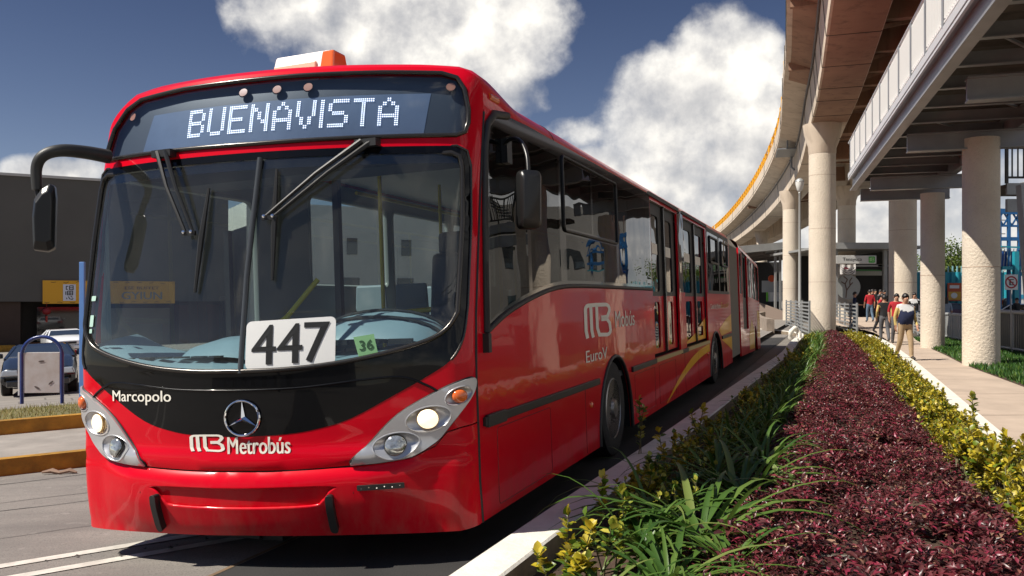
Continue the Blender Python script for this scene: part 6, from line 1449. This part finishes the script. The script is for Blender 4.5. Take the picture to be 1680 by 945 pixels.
    for s_ in (-1,1): mb.tube([tuple(hc+Vector((s_*.080,.0,.02))*k), tuple(hc+Vector((s_*.088,.008,-.03))*k)], [.016*k,.009*k], 6)
    mb.build('face', SKIN, t, smooth=60)
    mb = MB()
    for s_ in (-1,1): mb.box(tuple(fz+Vector((s_*.032,.006,.018))*k),(.022*k,.010,.008*k)); mb.box(tuple(fz+Vector((s_*.033,.006,.040))*k),(.032*k,.010,.005*k))
    mb.box(tuple(fz+Vector((0,.004,-.052))*k),(.04*k,.010,.006*k))
    mb.build('eyes', HAIRM, t)
    if glasses:
        mb = MB()
        for s_ in (-1,1): mb.tube([tuple(fz+Vector((s_*.034+.026*math.cos(a),-.010,.016+.018*math.sin(a)))*k) for a in np.linspace(0,6.2832,13)[:-1]], .0045, 5, closed=True)
        mb.build('glasses', BLACKINK, t)
    return t
def people():
    NAVY = cloth('navy', (.010,.016,.055)); WHI = cloth('white', (.62,.62,.62)); YEL = cloth('pale_yellow', (.62,.46,.16)); KHA = cloth('khaki', (.44,.31,.18)); REDC = cloth('red', (.42,.012,.022)); JEAN = cloth('denim', (.10,.16,.24)); BLK = cloth('black', (.012,.012,.014)); BLU = cloth('blue', (.018,.035,.17)); LBL = cloth('light_blue', (.28,.36,.46)); GRY = cloth('grey', (.12,.12,.13))
    P = lambda px, Y, zf=None: ((px-840)/1400*Y, Y, WZ(Y) if zf is None else zf)
    person('walking man in a white and navy jacket with pale yellow sleeves and khaki trousers', P(1485,22.2), R(4), 1.72, NAVY, YEL, YEL, KHA, WHI, .16, (0,0), .13)
    person('man in a yellow sleeved dark jacket walking away beside the navy and white jacket', P(1451,30), R(170), 1.66, BLK, YEL, YEL, GRY, None, .14)
    person('person in a red shirt half hidden behind the walking man', P(1471,29), R(-15), 1.72, REDC, REDC, None, GRY, None, .1)
    person('person in a red shirt leaning forward near the station doorway', P(1441,35), R(60), 1.66, REDC, REDC, None, BLK, None, .1, bend=.22)
    person('person in a red shirt and blue jeans seen from behind walking into the station', P(1427,45), R(178), 1.70, REDC, REDC, None, JEAN, None, .13)
    person('person in a dark navy shirt and jeans leaning on the railing', P(1402,39), R(75), 1.66, NAVY, NAVY, None, JEAN, None, .05, (1,1))
    person('dark haired woman in a black jacket over a white blouse beside the stucco columns', P(1500,36), R(-12), 1.66, BLK, BLK, BLK, JEAN, WHI, .08, (1,2), longhair=True, female=True)
    person('woman in a blue top with dark hair behind the light picket fence', P(1553,40,-.02), R(150), 1.68, LBL, LBL, None, BLU, None, .05, (0,1), longhair=True, female=True)
    person('dark dressed person in the shadow of the station doorway', P(1436,52), R(5), 1.68, BLK, BLK, None, BLK, None, .05)
    for px, Y, lab in ((1444,48,'person in black with a grey shirt just inside the station doorway'),(1431,50,'person in dark clothes behind the red shirted walker'),(1450,44,'person in dark grey walking beside the thick round column')):
        person(lab, P(px,Y), R(px % 7*20), 1.68, BLK if px != 1444 else GRY, BLK, None, BLK, None, .08)
    person('dark dressed person standing by the cars at the right edge', P(1668,44,-.05), R(20), 1.68, BLK, BLK, None, GRY, None, .05)
    # vendor's tricycle under a striped awning
    X, Y = B_(1503,41); t = thing('cargo_tricycle', 'loaded cargo tricycle with a pink and white striped cover behind the short railing', 'tricycle', (X,Y,.2)); mb = MB()
    for (x, y) in ((-.45,-.3),(.45,-.3),(0,.9)):
        mb = MB(); mb.tube([(x+.0,y+.32*math.cos(a),.33+.32*math.sin(a)) for a in np.linspace(0,6.2832,21)[:-1]], .022, 6, closed=True); w = mb.build('wheel', TYRE, t, smooth=60); mb = MB(); [mb.beam((x,y,.33),(x,y+.31*math.cos(a),.33+.31*math.sin(a)),.006,.006) for a in np.linspace(0,6,12)]; mb.build('spokes', GR, w)
    mb = MB(); mb.box((0,-.3,.62),(1.0,.9,.40)); mb.tube([(0,.1,.6),(0,.55,.75),(0,.9,.33)], .025, 6); mb.tube([(0,.6,.7),(0,.62,1.0)], .02, 6); mb.box((0,.63,1.0),(.14,.24,.06)); mb.build('cargo_box', DARK, t)
    m1 = mat('stripe_white', (.70,.66,.66), .7); m2 = mat('stripe_pink', (.45,.10,.16), .7); mb = MB()
    for k in range(8): mb.box((-.49+k*.14,-.3,1.10),(.138,.9,.56),mi=k % 2,taper=(1,.9))
    mb.build('striped_cover', [m1,m2], t)
people()

# ================================================================ behind the camera and past the right edge: seen only in the reflections
def behind():
    t = thing('unseen_block', 'grey block added out of view beyond the right edge to darken window reflections', 'building', (68,64,0)); mb = MB(); mb.box((0,0,6.5),(36,40,13)); mb.build('wall', mat('unseen_block_wall', (.20,.19,.175), .85, var=.25, vscale=.2), t); mb = MB(); [mb.box((-18.05,-16+k*5.2,z_),(.08,2.6,2.0)) for k in range(7) for z_ in (3,7.5)]; mb.build('window', CGLASS, t)  # added unseen block; cuts the sky reflected in the bus side windows
    t = thing('apartment_block', 'pale flat roofed block across the street behind the viewpoint', 'building', (-40,-58,-2)); mb = MB(); mb.box((0,0,5.5),(34,14,11)); mb.box((24,4,3.5),(14,12,7)); mb.build('wall', mat('block_wall', (.42,.41,.40), .85, var=.2, vscale=.2), t); mb = MB()
    for i in range(8):
        for j in range(3): mb.box((-14+i*4,7.02,2.4+j*3.3),(1.7,.06,1.6))
    mb.build('window', CGLASS, t)
    t = thing('power_pole', 'concrete power pole with a crossarm behind the viewpoint', 'pole', (-11.5,-15,-.7)); mb = MB(); mb.lathe((0,0,0), [(.17,0),(.11,9.5)], 12); mb.build('shaft', CONC, t, smooth=60); mb = MB(); mb.beam((-1.1,.5,8.8),(1.1,-.5,8.8),.1,.12); mb.beam((-.8,.4,8.0),(.8,-.4,8.0),.1,.12); mb.box((.35,.1,7.1),(.5,.5,.9)); mb.build('crossarm', DARK, t)
    mb = MB()
    for q in (-1,-.5,.5,1):
        a = Vector((q*1.1,-q*.5,8.9)); 
        for dx, dy in ((30,16),(-34,-10)):
            pts = [a+Vector((dx,dy,0))*u+Vector((0,0,-2.2*math.sin(math.pi*u))) for u in np.linspace(0,1,12)]; mb.tube(pts, .018, 4)
    mb.build('wires', BLACKINK, t)
behind()
